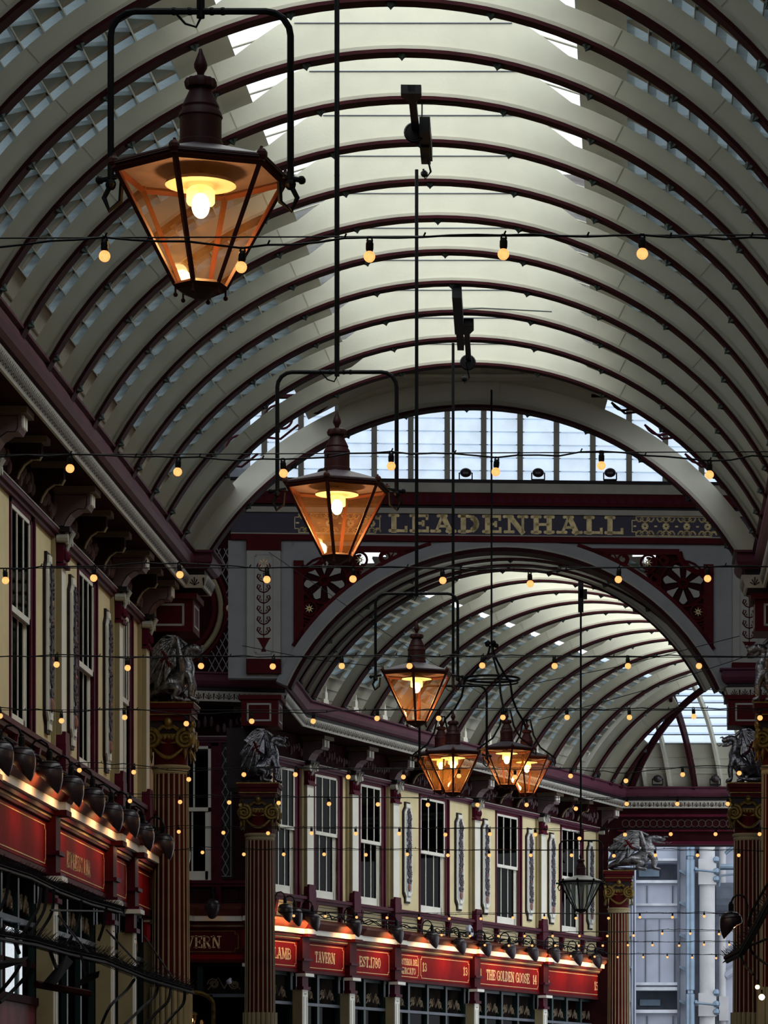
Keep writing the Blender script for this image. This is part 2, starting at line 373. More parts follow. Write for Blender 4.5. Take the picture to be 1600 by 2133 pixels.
# ---- shells between the ribs
def p3(f, a, rr, y=0):
    x = rr * sin(radians(a)); q = W2(f, x, y); return Vector((q[0], q[1], ZC + rr * cos(radians(a))))
def shell(frames, name, lo_only_last=None):
    boards, sky, bars, pan, rise, raft = MB(), MB(), MB(), MB(), MB(), MB()
    def strip(mb, f, g, a, b, r0, r1, n, th=.03):
        for i in range(n):
            q0 = a + (b - a) * i / n; q1 = a + (b - a) * (i + 1) / n
            ra = r0 + (r1 - r0) * i / n; rb = r0 + (r1 - r0) * (i + 1) / n
            A = [p3(f, q0, ra), p3(g, q0, ra), p3(g, q1, rb), p3(f, q1, rb)]
            if th:
                B = [p3(f, q0, ra + th), p3(g, q0, ra + th), p3(g, q1, rb + th), p3(f, q1, rb + th)]
                mb.hexa(A, B)
            else: mb.add(A, [(0, 1, 2, 3)])
    for f, g in zip(frames[:-1], frames[1:]):
        strip(sky, f, g, -20, 20, R + .54, R + .54, 10, 0)
        mid = (lambda u: fr(f[0].lerp(g[0], u), f[1] + (g[1] - f[1]) * u))
        for s in (-1, 1):
            strip(boards, f, g, s * 20, s * 27, R + .50, R + .50, 2)
            strip(boards, f, g, s * 55.5, s * 64, R + .40, R + .38, 3)
            n = 10; a0, a1 = 27, 55.5
            for j in range(n):
                q0 = s * (a0 + (a1 - a0) * j / n); q1 = s * (a0 + (a1 - a0) * (j + .93) / n); q2 = s * (a0 + (a1 - a0) * (j + 1) / n)
                A = [p3(f, q0, R + .36), p3(g, q0, R + .36), p3(g, q1, R + .50), p3(f, q1, R + .50)]
                pan.add(A, [(0, 1, 2, 3)])
                rise.hexa([p3(f, q1 - s * .15, R + .52), p3(g, q1 - s * .15, R + .52), p3(g, q2, R + .52), p3(f, q2, R + .52)],
                          [p3(f, q1, R + .36), p3(g, q1, R + .36), p3(g, q2, R + .34), p3(f, q2, R + .34)])
                for u in (.0, .5, 1.0):   # cheeks of the stepped glazing
                    m0, m1 = mid(max(0, u - .035)), mid(min(1, u + .035))
                    rise.hexa([p3(m0, q0, R + .37), p3(m1, q0, R + .37), p3(m1, q1, R + .37), p3(m0, q1, R + .37)],
                              [p3(m0, q0, R + .41), p3(m1, q0, R + .41), p3(m1, q1, R + .54), p3(m0, q1, R + .54)])
            m0, m1 = mid(.475), mid(.525)
            for i in range(10):
                q0 = s * (20 + 42 * i / 10); q1 = s * (20 + 42 * (i + 1) / 10)
                raft.hexa([p3(m0, q0, R + .29), p3(m1, q0, R + .29), p3(m1, q1, R + .29), p3(m0, q1, R + .29)],
                          [p3(m0, q0, R + .42), p3(m1, q0, R + .42), p3(m1, q1, R + .42), p3(m0, q1, R + .42)])
            for q in (58.5, 61):   # board joints
                bars.tube([p3(f, s * q, R + .385), p3(g, s * q, R + .385)], .012, 4)
        for u in (.33, .66):
            m0 = mid(u)
            for s in (-1, 1): bars.tube([p3(m0, s * q, R + .53) for q in (12, 15, 20)], .012, 4)
    top = boards.build(name, 'web'); tag(top, kind='structure')
    sky.build('skylight_pane', 'sky', top); bars.build('glazing_bar', 'mould', top)
    pan.build('louvre_pane', 'louv', top); rise.build('louvre_frame', 'mould', top); raft.build('rafter', 'web', top)
    return top
shell([fr((CX1, -11.2 + 1.6 * i), 0) for i in range(23)] + NEAR, 'ceiling')
lastN = fr((CX1, 52.1), 0)
mb = MB()
for s in (-1, 1):
    f, g = NEAR[-1], lastN
    for q in (47, 52, 57, 62):
        mb.hexa([p3(f, s * q, R + .38), p3(g, s * q, R + .38), p3(g, s * (q + 5), R + .38), p3(f, s * (q + 5), R + .38)],
                [p3(f, s * q, R + .41), p3(g, s * q, R + .41), p3(g, s * (q + 5), R + .41), p3(f, s * (q + 5), R + .41)])
    for q in (0, 6, 12, 18, 24):
        mb.hexa([p3(f, s * q, R + .50), p3(g, s * q, R + .50), p3(g, s * (q + 6), R + .50), p3(f, s * (q + 6), R + .50)],
                [p3(f, s * q, R + .53), p3(g, s * q, R + .53), p3(g, s * (q + 6), R + .53), p3(f, s * (q + 6), R + .53)])
tag(mb.build('ceiling', 'web'), kind='structure')
shell(FAR, 'ceiling')
# triangular last bay beside the hip
mb = MB(); f = FAR[-1]
for j in range(8):
    q0, q1 = 64 - 6 * j, 58 - 6 * j
    def edge(q):
        x = (R + .4) * sin(radians(q)); i = 3.99 - x * R / (R + .4)
        yy = max(.0, (86.9 - f[0].y) / cos(AX) - 0 - max(i, 0) * 1.0 - x * math.tan(AX) * 1.0)
        return min(yy, 3.4 - .62 * max(i, 0))
    a, b = edge(q0), edge(q1)
    mb.add([p3(f, -q0, R + .4), p3(f, -q0, R + .4, max(a, 0)), p3(f, -q1, R + .4, max(b, 0)), p3(f, -q1, R + .4)], [(0, 1, 2, 3)])
tag(mb.build('ceiling', 'web'), kind='structure')
# ---- hipped glazed end of the far roof
def hp(xb, q, rr=R + .38, dx=0):
    i = 3.99 - rr * sin(radians(q)) * (R / (R + .38)); z = ZC + rr * cos(radians(q))
    return Vector((xb - .325 * i + dx, 86.85 - .946 * i, z))
solid, gl, raft, mraft, edg = MB(), MB(), MB(), MB(), MB()
xs = [-.35, .33, .92, 1.53, 2.17, 2.8, 3.45, 4.1, 4.75, 5.4, 6.1, 6.8, 7.5]
for a, b in zip(xs[:-1], xs[1:]):
    for j in range(3):
        q0, q1 = 64 - 5 * j, 59 - 5 * j
        solid.hexa([hp(a, q0), hp(b, q0), hp(b, q1), hp(a, q1)], [hp(a, q0, R + .42), hp(b, q0, R + .42), hp(b, q1, R + .42), hp(a, q1, R + .42)])
        solid.tube([hp(a, q1, R + .37), hp(b, q1, R + .37)], .018, 4)
    for j in range(14):
        q0, q1 = 49 - 3.2 * j, 49 - 3.2 * (j + 1) - .3
        gl.add([hp(a, q0, R + .36), hp(b, q0, R + .36), hp(b, q1, R + .42), hp(a, q1, R + .42)], [(0, 1, 2, 3)]); edg.tube([hp(a, q0, R + .36), hp(b, q0, R + .36)], .014, 4)
for k, x in enumerate(xs):
    tgt = mraft if k == 3 else raft
    pts = [(hp(x, q, R + .12 if k == 3 else R + .22), hp(x, q, R + .38)) for q in range(64, 4, -4)]
    for (a, b), (c, d) in zip(pts[:-1], pts[1:]):
        o = Vector((.035, 0, 0)); tgt.hexa([a - o, a + o, b + o, b - o], [c - o, c + o, d + o, d - o])
tp = solid.build('ceiling', 'web'); tag(tp, kind='structure')
gl.build('frosted_pane', 'frost', tp); edg.build('glazing_edge', 'cladd', tp); raft.build('rafter', 'web', tp); mraft.build('main_rafter', 'flange', tp)
gro = MB(); gp = [Vector((-.13 + .7135 * i + .06, 86.75 - i, ZC + sqrt(max(0, R * R - (3.99 - i) ** 2)) + .06)) for i in [x * .2 for x in range(0, 20)]]
gro.tube(gp, .09, 6); tag(gro.build('hip_rib', 'flange'), 'curved maroon hip rib where the far roof meets its glazed end', 'hip rib')

# ---- gable arch of the near arcade
GD = 52.1
t = thing('gable_arch', 'wide cream gable arch closing the near arcade roof, in front of the clerestory window', 'arch', (CX1 - .1, GD, 0))
MB().arc(R + .07, lambda d: R + .38, -66, 66, 48, -.04, .04, ZC).build('web', 'web', t)
MB().arc(R + .03, R + .08, -66, 66, 48, -.10, .10, ZC).build('moulding', 'mould', t)
MB().arc(R - .01, R + .03, -66, 66, 48, -.13, .13, ZC).build('flange', 'flange', t)
hc = HZ(10.93)
pts = [(-3.15, ZC + 3.55), (-2.1, hc - .32), (-1.9, hc - .3), (-1.75, hc), (1.75, hc), (1.9, hc - .3), (2.1, hc - .32), (3.15, ZC + 3.55)]
ring = [((R + .1) * sin(radians(a)), ZC + (R + .1) * cos(radians(a))) for a in range(27, -28, -3)]
MB().prism([(-2.0, hc - .34), (-1.75, hc), (1.75, hc), (2.0, hc - .34)] + ring[1:-1], 'y', -.02, .02).build('spandrel_plate', 'web', t)
m2 = MB(); m2.box(-2.9, -1.75, -.03, .08, hc - .36, hc - .31); m2.box(1.75, 2.9, -.03, .08, hc - .36, hc - .31); m2.build('ledge', 'flange', t)
m2 = MB(); m2.box(.30, .40, -.06, -.03, hc - .5, hc - .05); m2.build('hanger_plate', 'web', t)
b = MB().lathe([(.05, 0), (.04, -.02), (.018, -.035), (.001, -.06)], 12, lobes=6, la=.22).build('rosette', 'tealb', t)
for k in range(-5, 6):
    o = b if k == -5 else b.copy()
    if k != -5: COL.objects.link(o); o.parent = t
    a = radians(k * 11.5 - 1); o.location = ((R - .01) * sin(a), 0, ZC + (R - .01) * cos(a)); o.rotation_euler = (0, a, 0)
bm_ = MB(); bm_.box(-4.6, .5, 51.45, 51.75, HZ(10.74), HZ(10.78)); bm_.box(-4.6, .5, 51.56, 51.62, HZ(10.76), HZ(11.02))
tb = bm_.build('tie_beam', 'web'); tag(tb, 'cream riveted cross beam above the gable arch crown', 'beam')
m2 = MB()
for k in range(24): m2.ball((-4.4 + .2 * k, 51.55, HZ(10.90)), .028, 6, 4)
m2.build('rivet', 'mould', tb)
m2 = MB()
for x in (-2.1, .2): m2.box(x, x + .45, 51.5, 51.56, HZ(10.76), HZ(11.02))
m2.build('splice_plate', 'mould', tb)
# scroll ironwork outside the gable arch
def spiral(cx, cz, r, turns, a0, s=1, n=28, shrink=.85):
    return [(cx + s * r * (1 - shrink * i / n) * cos(a0 + turns * 2 * pi * i / n), cz + r * (1 - shrink * i / n) * sin(a0 + turns * 2 * pi * i / n)) for i in range(n + 1)]
for s in (-1, 1):
    m2 = MB()
    for (a, r) in ((26, .20), (33, .26), (41, .24), (48, .2)):
        rr = R + .62; c = (rr * sin(radians(a)) * s, ZC + rr * cos(radians(a)))
        m2.tube([(x, 0, z) for x, z in spiral(c[0], c[1], r, 1.4, radians(200 if s > 0 else -20) , s)], .018, 5)
        m2.tube([(c[0] + r * .9 * s, 0, c[1] - r), (c[0], 0, c[1] - r * 1.1), (c[0] - r * s, 0, c[1] - r * .3)], .018, 5)
    m2.tube([((R + .92) * sin(radians(a)) * s, 0, ZC + (R + .92) * cos(radians(a))) for a in range(24, 62, 3)], .03, 5)
    o = m2.build('scroll_bracket', 'flange'); o.location = (CX1 - .1, 51.9, 0)
    tag(o, f'maroon iron scrollwork above the {"left" if s < 0 else "right"} haunch of the gable arch', 'scrollwork')

# ================================================================== EAVES
def sweep(prof, path):
    """prof: (offset to the right of travel, z) closed loop; path: x,y points, mitred"""
    mb = MB(); n = len(path); m = len(prof); vs = []
    for i in range(n):
        d0 = (Vector(path[i]) - Vector(path[i - 1])).normalized() if i > 0 else None
        d1 = (Vector(path[i + 1]) - Vector(path[i])).normalized() if i < n - 1 else None
        a = d0 or d1; b = d1 or d0
        na, nb = Vector((a.y, -a.x)), Vector((b.y, -b.x))
        mt = (na + nb).normalized(); k = 1 / max(.3, mt.dot(na))
        for (o, z) in prof: vs.append((path[i][0] + mt.x * k * o, path[i][1] + mt.y * k * o, z))
    fs = [tuple(range(m - 1, -1, -1)), tuple((n - 1) * m + j for j in range(m))]
    for i in range(n - 1):
        for j in range(m):
            fs.append((i * m + j, i * m + (j + 1) % m, (i + 1) * m + (j + 1) % m, (i + 1) * m + j))
    return mb.add(vs, fs)
EL = [(-6.4, -12), (-6.4, 50.75), (-6.14, 50.75), (-6.14, 51.6), (-8.5, 51.6)]
ER = [(4.5, 51.6), (1.6, 51.6), (1.6, 50.75), (1.86, 50.75), (1.86, -12)]
EF = [(-9.8, 64.05), (-6.37, 64.85), (-6.38, 68.7), (-.27, 86.8), (2.2, 86.8), (7.5, 86.8)]
EC = [(1.74, 64.85), (1.74, 63.9), (4.5, 63.7)]
EC = [(2.4, 70), (1.72, 64.85), (1.72, 64.0), (4.8, 63.8)]
def palmettes(path, z0, z1, step, off):
    mb = MB()
    for a, b in zip(path[:-1], path[1:]):
        A, B = Vector(a), Vector(b); L = (B - A).length; d = (B - A) / L; nn = Vector((d.y, -d.x)); k = int(L / step)
        if A.y < 30 and B.y < 30: continue
        for i in range(k):
            s0 = (i + .5) * L / k; base = A + d * s0 + nn * (off + .004)
            if base.y < 33: continue
            h = z1 - z0
            for q in range(5) if i % 1 == 0 else ():
                an = radians(-64 + 32 * q); l = h * (.78 if q == 2 else .66)
                du, dz = sin(an), cos(an); w_ = h * .055
                c0 = (0, h * .12); c1 = (du * l * .8, h * .12 + dz * l)
                pts = [(c0[0] - w_ * .4 * dz, c0[1] + w_ * .4 * du), (c1[0] - w_ * dz * 1.2, c1[1] + w_ * du), (c1[0] + w_ * dz * 1.2, c1[1] - w_ * du), (c0[0] + w_ * .4 * dz, c0[1] - w_ * .4 * du)]
                mb.add([(base.x + d.x * u + nn.x * .06 * (z / h), base.y + d.y * u + nn.y * .06 * (z / h), z0 + z) for (u, z) in pts], [(0, 1, 2, 3)])
            e0 = base + d * (L / k * .5)
            mb.add([(e0.x + d.x * u + nn.x * .06 * (z / h), e0.y + d.y * u + nn.y * .06 * (z / h), z0 + z) for (u, z) in ((-h * .05, h * .1), (h * .05, h * .1), (h * .1, h * .85), (-h * .1, h * .85))], [(0, 1, 2, 3)])
    return mb
for i, (nm, path) in enumerate((('trim_1', EL), ('trim_2', ER), ('trim_3', EF), ('trim_4', EC))):
    z = HZ(7.6)
    t = sweep([(-.75, z), (-.02, z), (-.02, z + .04), (-.75, z + .04)], path).build(nm, 'soffit'); tag(t, kind='structure')
    sweep([(-.03, z - .015), (0, z - .015), (.06, z + .16), (.03, z + .16)], path).build('frieze_band', 'band', t)
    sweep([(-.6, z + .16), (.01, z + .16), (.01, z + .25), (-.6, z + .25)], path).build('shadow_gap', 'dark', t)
    sweep([(-.6, z + .24), (.05, z + .24), (.10, z + .28), (.135, z + .34), (.14, z + .40), (.12, z + .46), (.17, z + .47), (.17, z + .50), (-.6, z + .54)], path).build('cornice', 'purple', t, smooth=False)
    palmettes(path, z - .0, z + .14, .16 if i < 2 else .185, .004).build('palmette', 'flange', t)
# lower entablature with guilloche at the far end
t = MB().box(-1.7, 7.5, 86.95, 87.6, HZ(6.70), HZ(7.60)).box(-2.2, -.62, 86.7, 87.4, 0, HZ(8.1)).build('trim_5', 'soffit'); tag(t, kind='structure')
m2 = MB()
for k in range(44):
    c = (-.2 + .17 * k, 86.93, HZ(7.22)); m2.tube([(c[0] + .09 * cos(q * pi / 6), c[1], c[2] + .09 * sin(q * pi / 6)) for q in range(12)], .010, 4, closed=True)
m2.build('guilloche', 'mcor2', t)
m2 = MB(); m2.box(-.4, 7.5, 86.86, 86.96, HZ(7.38), HZ(7.44)); m2.box(-.4, 7.5, 86.86, 86.96, HZ(7.02), HZ(7.06)); m2.box(-.4, 7.5, 86.82, 86.96, HZ(6.70), HZ(6.78)); m2.build('bead', 'maroon', t)

# ================================================================== LETTERED ARCH WALL
LD = 64.0; LA = radians(-90 + 3.4)   # local x faces the camera, y runs to the right
LC = -2.33
lw = thing('wall_crossing', None, None, (LC, LD, 0), LA); tag(lw, kind='structure')
def yy(px): return (px - VX) * LD / FPX - LC
def zz(py): return EYE + (VY - py) * LD / FPX
ri, ro, zca = 4.20, 4.48, HZ(6.02)
# grey ring + flange
def arcYZ(mb, R0, R1, a0, a1, n, x0, x1, zc, clip=None):
    for i in range(n):
        q = [(R0, a0 + (a1 - a0) * i / n), (R1, a0 + (a1 - a0) * i / n), (R1, a0 + (a1 - a0) * (i + 1) / n), (R0, a0 + (a1 - a0) * (i + 1) / n)]
        pts = [(r * sin(radians(a)), min(zc + r * cos(radians(a)), clip or 1e9)) for r, a in q]
        mb.prism(pts, 'x', x0, x1)
    return mb
arcYZ(MB(), ri + .05, ro, -66, 66, 44, -.3, .06, zca, zz(1131)).build('arch_ring', 'grey', lw)
arcYZ(MB(), ri - .02, ri + .05, -66, 66, 44, -.35, .14, zca).build('arch_flange', 'flange', lw)
arcYZ(MB(), ri + .05, ri + .09, -66, 66, 44, .06, .10, zca).build('arch_moulding', 'mould', lw)
mb = MB()
mb.prism([(y_, z_) for y_, z_ in ((yy(610), zz(1131)), (yy(1490), zz(1131)), (yy(1490), zz(1141)), (yy(610), zz(1141)))], 'x', -.2, .0)
for s in (-1, 1):
    e0 = 3.78; e1 = 4.95
    mb.box(-.25, 0, min(s * e0, s * e1), max(s * e0, s * e1), HZ(7.9), zz(1131))
    q = [(s * e0, zz(1141)), (s * (e0 - .62), zz(1141))] + [(s * (e0 - .62 + .50 * sin(radians(k * 15))), zz(1141) - .42 + .42 * cos(radians(k * 15)) - .0) for k in range(0, 7)][::-1][:0]
    cvp = [(s * (e0 - .62 + .62 * (1 - cos(radians(a)))), zz(1141) - .42 * sin(radians(a))) for a in range(0, 91, 15)]
    mb.prism([(s * e0, zz(1141))] + cvp, 'x', -.2, 0)
mb.build('arch_wall', 'grey', lw)
# entablature courses
def course(name, m, py0, py1, x1, x0=-.4, a=-4.9, b=4.9): return MB().box(x0, x1, a, b, zz(py1), zz(py0)).build(name, m, lw)
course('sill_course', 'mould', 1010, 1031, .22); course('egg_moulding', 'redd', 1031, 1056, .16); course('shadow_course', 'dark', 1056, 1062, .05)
course('upper_fillet', 'mould', 1062, 1073, .10); course('sign_board', 'navy', 1073, 1117, .03); course('lower_fillet', 'mould', 1116, 1119, .08)
course('lower_moulding', 'redd', 1119, 1131, .12); course('sill_cap', 'dark', 1005, 1011, .28)
m2 = MB()
for k in range(58):
    y0 = -4.8 + .167 * k
    m2.prism([(y0, zz(1050)), (y0 + .14, zz(1050)), (y0 + .11, zz(1041)), (y0 + .07, zz(1038)), (y0 + .03, zz(1041))], 'x', .16, .175)
m2.build('anthemion', 'maroon', lw)
lettering('LEADENHALL', yy(808), yy(1301), zz(1110), zz(1075) - zz(1110), .032, .27, .16, True, .008).build('lettering', 'gold', lw)
# gilt ornamental panels either side of the name
m2 = MB()
for (pa, pb) in ((1317, 1492), (616, 792)):
    a, b, z0, z1 = yy(pa), yy(pb), zz(1114), zz(1074); zm = (z0 + z1) / 2
    frame_line(m2, a, b, z0, z1, .014, .032, .006, .07)
    n = 4; stp = (b - a) / n
    for k in range(n):
        c = a + stp * (k + .62)
        for q in range(8):
            an = q * pi / 4; m2.prism([(c + .02 * cos(an - .5), zm + .02 * sin(an - .5)), (c + .065 * cos(an - .3), zm + .065 * sin(an - .3)), (c + .065 * cos(an + .3), zm + .065 * sin(an + .3)), (c + .02 * cos(an + .5), zm + .02 * sin(an + .5))], 'x', .032, .04)
        m2.box(.032, .04, c - stp * .56, c - stp * .42, zm - .014, zm + .014)
        for s in (-1, 1):
            for t_ in (-1, 1):
                m2.tube([(.036, c + t_ * u, zm + s * v) for u, v in ((.0, .075), (.05, .10), (.09, .13), (.06, .155), (.03, .13), (.05, .115))], .013, 4)
                m2.tube([(.036, c + t_ * u, zm + s * v) for u, v in ((.07, .09), (.12, .085), (.15, .12), (.16, .15))], .015, 4)
m2.build('gilt_ornament', 'gold', lw)
# fretwork spandrels
for s in (-1, 1):
    fw, pet, bk, st = MB(), MB(), MB(), MB()
    E = 3.78
    fr_in = [(3.78, zz(1175)), (3.78, zz(1352))]
    fw.box(-.05, .03, *sorted((s * 3.60, s * 3.78)), zz(1350), zz(1172))
    fw.box(-.05, .03, *sorted((s * .95, s * 3.16)), zz(1153), zz(1141))
    arcYZ(fw, ro - .02, ro + .07, s * 17, s * 57, 20, -.05, .03, zca)
    cvp = [(s * (E - .62 + .62 * (1 - cos(radians(a)))), zz(1141) - .42 * sin(radians(a))) for a in range(0, 91, 15)]
    fw.tube([(0, u, z - .05) for u, z in cvp], .06, 6)
    rc = (s * 3.23, zz(1213)); rr = .38
    for rad, w_ in ((rr + .03, .022), (.085, .016), (.06, .01)):
        fw.tube([(0.01, rc[0] + rad * cos(q * pi / 12), rc[1] + rad * sin(q * pi / 12)) for q in range(24)], w_, 5, closed=True)
    for k in range(7):
        an = pi / 2 + 2 * pi * k / 7 + (.45 if s > 0 else -.0)
        o = [(.11, 0), (.2, .03), (.31, .075), (.36, .03), (.37, 0), (.36, -.03), (.31, -.075), (.2, -.03)]
        pet.prism([(rc[0] + a * cos(an) - b * sin(an), rc[1] + a * sin(an) + b * cos(an)) for a, b in o], 'x', -.01, .025)
    bk.prism([(rc[0] + rr * cos(q * pi / 10), rc[1] + rr * sin(q * pi / 10)) for q in range(20)], 'x', -.06, -.045)
    bk.prism([(s * 3.72, zz(1160)), (s * 3.72, zz(1330)), (s * 3.35, zz(1285)), (s * 2.95, zz(1240)), (s * 2.60, zz(1205)), (s * 2.60, zz(1158))], 'x', -.075, -.06)
    bk.prism([(s * 3.74, zz(1150)), (s * 3.74, zz(1345)), (s * 3.5, zz(1320)), (s * 3.1, zz(1262)), (s * 2.8, zz(1228)), (s * 2.65, zz(1200)), (s * 2.75, zz(1150))], 'x', -.12, -.10)
    for (px_, py_, r2, k) in ((2.59, 1170, .17, 1), (3.50, 1272, .17, 1), (3.62, 1310, .10, 0), (2.14, 1163, .11, 0), (1.85, 1153, .07, 0), (2.72, 1205, .1, 0), (3.62, 1195, .09, 0), (2.88, 1165, .09, 0), (3.25, 1280, .09, 0), (3.64, 1240, .07, 0)):
        c = (s * px_, zz(py_))
        fw.tube([(.01, u, v) for u, v in spiral(c[0], c[1], r2, 1.6, radians(250), s, shrink=.5)], .024, 5)
        if k:
            for q in range(8):
                an = q * pi / 4; st.prism([(c[0] + .02 * cos(an - .8), c[1] + .02 * sin(an - .8)), (c[0] + .085 * cos(an), c[1] + .085 * sin(an)), (c[0] + .02 * cos(an + .8), c[1] + .02 * sin(an + .8))], 'x', .03, .04)
        else:
            fw.tube([(.01, c[0] - s * r2, c[1]), (.01, c[0] - s * r2 * 1.5, c[1] + r2 * .9), (.01, c[0] - s * r2 * .2, c[1] + r2 * 1.2)], .02, 5)
    t = thing('spandrel_fretwork', f'maroon fretwork spandrel with petalled rosette, {"left" if s < 0 else "right"} corner of the lettered arch', 'fretwork', (LC, LD - .02, 0), LA)
    fw.build('scrolls', 'redd', t); pet.build('rosette_petals', 'grey2', t); bk.build('backing_plate', 'soffit', t); st.build('gilt_star', 'gold', t)
# painted pier panels
def pier(s):
    t = thing('painted_pier', f'light grey pier with a stencilled urn and foliage panel, {"left" if s < 0 else "right"} of the lettered arch', 'pier', (LC, LD, 0), LA)
    c = s * 4.42 if s > 0 else yy(552)
    MB().box(0, .10, c - .30, c + .30, zz(1378), zz(1153)).build('pier_face', 'grey2', t)
    m = MB(); frame_line(m, c - .165, c + .165, zz(1368), zz(1162), .018, .10, .006, .03); m.build('panel_line', 'grey', t)
    m = MB()
    H = zz(1165) - zz(1365); zb = zz(1363)
    m.prism([(c - .05, zb), (c + .05, zb), (c + .02, zb + .07), (c + .10, zb + .22), (c + .13, zb + .25), (c - .13, zb + .25), (c - .10, zb + .22), (c - .02, zb + .07)], 'x', .10, .107)
    m.tube([(.105, c, zb + .2), (.105, c, zb + H * .82)], .008, 4)
    for k in range(7):
        z0 = zb + .30 + k * .19
        for q in (-1, 1):
            m.tube([(.105, c + q * u, z0 + v) for u, v in ((0, 0), (.06, .02), (.115, .08), (.10, .14), (.06, .13), (.065, .09))], .011, 4)
            for w_ in range(3): m.prism([(c + q * (.03 + .035 * w_), z0 + .04 + .02 * w_), (c + q * (.06 + .035 * w_), z0 + .05 + .02 * w_), (c + q * (.045 + .035 * w_), z0 + .085 + .02 * w_)], 'x', .10, .106)
    m.build('stencil', 'redd', t)
    m = MB()
    for k in range(8):
        an = k * pi / 4; cz = zz(1181)
        m.prism([(c + .02 * cos(an) , cz + .02 * sin(an)), (c + .07 * cos(an - .22), cz + .07 * sin(an - .22)), (c + .10 * cos(an), cz + .10 * sin(an)), (c + .07 * cos(an + .22), cz + .07 * sin(an + .22))], 'x', .10, .11)
    m.build('gilt_flower', 'text', t)
    MB().box(0, .14, c - .31, c + .31, zz(1153), zz(1131)).build('pier_cap', 'redd', t)
    MB().box(0, .14, c - .31, c + .31, zz(1408), zz(1378)).build('pier_base', 'redd', t)
pier(-1); pier(1)
# ---- clerestory window above the lettered arch
t = thing('window_1', None, None, (LC, LD + .15, 0), LA); tag(t, kind='structure')
m, g_ = MB(), MB()
c0 = yy(1007)
for k in range(-8, 7):
    yk = c0 + k * .657
    m.box(-.06, .06, yk - .05, yk + .05, zz(1008), HZ(13.7))
    for j in range(10):
        z0 = zz(1006) + .235 * j
        g_.add([(-.03, yk + .05, z0), (-.03, yk + .607, z0), (.03, yk + .607, z0 + .25), (.03, yk + .05, z0 + .25)], [(0, 1, 2, 3)])
        m.box(.02, .035, yk - .075, yk + .075, z0 + .0, z0 + .012) if j else None
m.build('mullion', 'mould', t); g_.build('frosted_pane', 'frost', t)
# uplighter flood lamps standing on the sill
def flood(label, loc, rz, name='flood_lamp', s=1.0, mt='lamp'):
    t = thing(name, label, 'flood lamp', loc, rz)
    MB().ball((0, 0, .15 * s), .105 * s, 12, 8, (.7, 1, .8)).build('lamp_head', mt, t)
    m = MB(); m.box(-.04 * s, .04 * s, -.12 * s, .12 * s, 0, .03 * s); m.tube([(0, -.115 * s, .02), (0, -.115 * s, .15 * s)], .012 * s, 5); m.tube([(0, .115 * s, .02), (0, .115 * s, .15 * s)], .012 * s, 5)
    m.build('yoke', 'black', t)
for i, px in enumerate((672, 970, 1121, 1271)):
    p = P(px, 1006, 63.8)
    flood(f'round dark floodlight on the sill above the lettering, {ORD[i]} from the left', (p.x, 63.85, zz(1005)), -pi / 2)
# unseen solid roof and walls, added to keep the crossing dark
mb = MB(); mb.box(-11, 6, 52.3, 64.4, HZ(13.7), HZ(13.9)); mb.box(-11.2, -11, 51.6, 66.3, 0, HZ(13.9)); mb.box(6, 6.2, 51.6, 66, 0, HZ(13.9))
mb.box(-11, -6.95, 64.25, 64.4, HZ(11.4), HZ(13.8)); mb.box(4.0, 6, 64.25, 64.4, HZ(8), HZ(13.8))
tag(mb.build('crossing_shade_cover', 'soffit'), kind='structure')

# unseen wall added behind the camera to cut frontal sky light, and the solid buildings behind the shop fronts
mb = MB(); mb.box(-11, 6, -13.2, -12.6, 0, HZ(11.2)); tag(mb.build('light_block_wall', 'soffit'), kind='structure')
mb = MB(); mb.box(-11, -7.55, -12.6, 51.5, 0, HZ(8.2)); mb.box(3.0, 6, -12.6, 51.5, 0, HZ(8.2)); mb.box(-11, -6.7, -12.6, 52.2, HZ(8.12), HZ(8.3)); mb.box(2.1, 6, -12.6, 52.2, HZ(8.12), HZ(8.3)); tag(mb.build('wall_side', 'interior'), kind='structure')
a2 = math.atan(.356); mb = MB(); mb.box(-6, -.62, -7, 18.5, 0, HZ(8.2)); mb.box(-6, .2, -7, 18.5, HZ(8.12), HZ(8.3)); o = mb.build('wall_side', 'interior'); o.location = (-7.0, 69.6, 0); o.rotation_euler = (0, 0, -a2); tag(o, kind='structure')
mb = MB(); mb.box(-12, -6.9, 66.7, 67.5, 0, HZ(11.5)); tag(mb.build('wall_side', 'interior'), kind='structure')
# ================================================================== FACADES
class Fr:
    def __init__(s, ox, oy, rz): s.ox, s.oy, s.rz = ox, oy, rz
    def w(s, x, y, z=0): return (s.ox + x * cos(s.rz) - y * sin(s.rz), s.oy + x * sin(s.rz) + y * cos(s.rz), z)
    def u(s, px, x=0.0):      # position along the wall seen at pixel column px on the plane x in front of the wall
        q = (px - VX) / FPX; D = (x + s.ox * cos(s.rz) + s.oy * sin(s.rz)) / (q * cos(s.rz) + sin(s.rz))
        return -(q * D - s.ox) * sin(s.rz) + (D - s.oy) * cos(s.rz)
F1 = Fr(-7.0, 0, 0); F2 = Fr(-7.0, 69.6, -math.atan(.356)); F3 = Fr(-12.0, 66.0, -pi / 2); F4 = Fr(2.46, 0, pi)
M['slabc'] = mat('brown slab paint', (.16, .12, .08), .6)
M['copper'] = mat('lamplit maroon cornice paint', (.13, .035, .022), .5, spec=.1)  # maroon cornice with the spotlights' warm tint put into its colour
M['mboard'] = mat('mottled maroon board', (.22, .05, .08), .6, var=.3, scale=3)
M['mcor'] = mat('dusky mauve corbel paint', (.17, .11, .12), .6, var=.12)
ZW0, ZW1, ZM = HZ(4.44), HZ(6.92), HZ(5.74)   # window sill, head, meeting rail
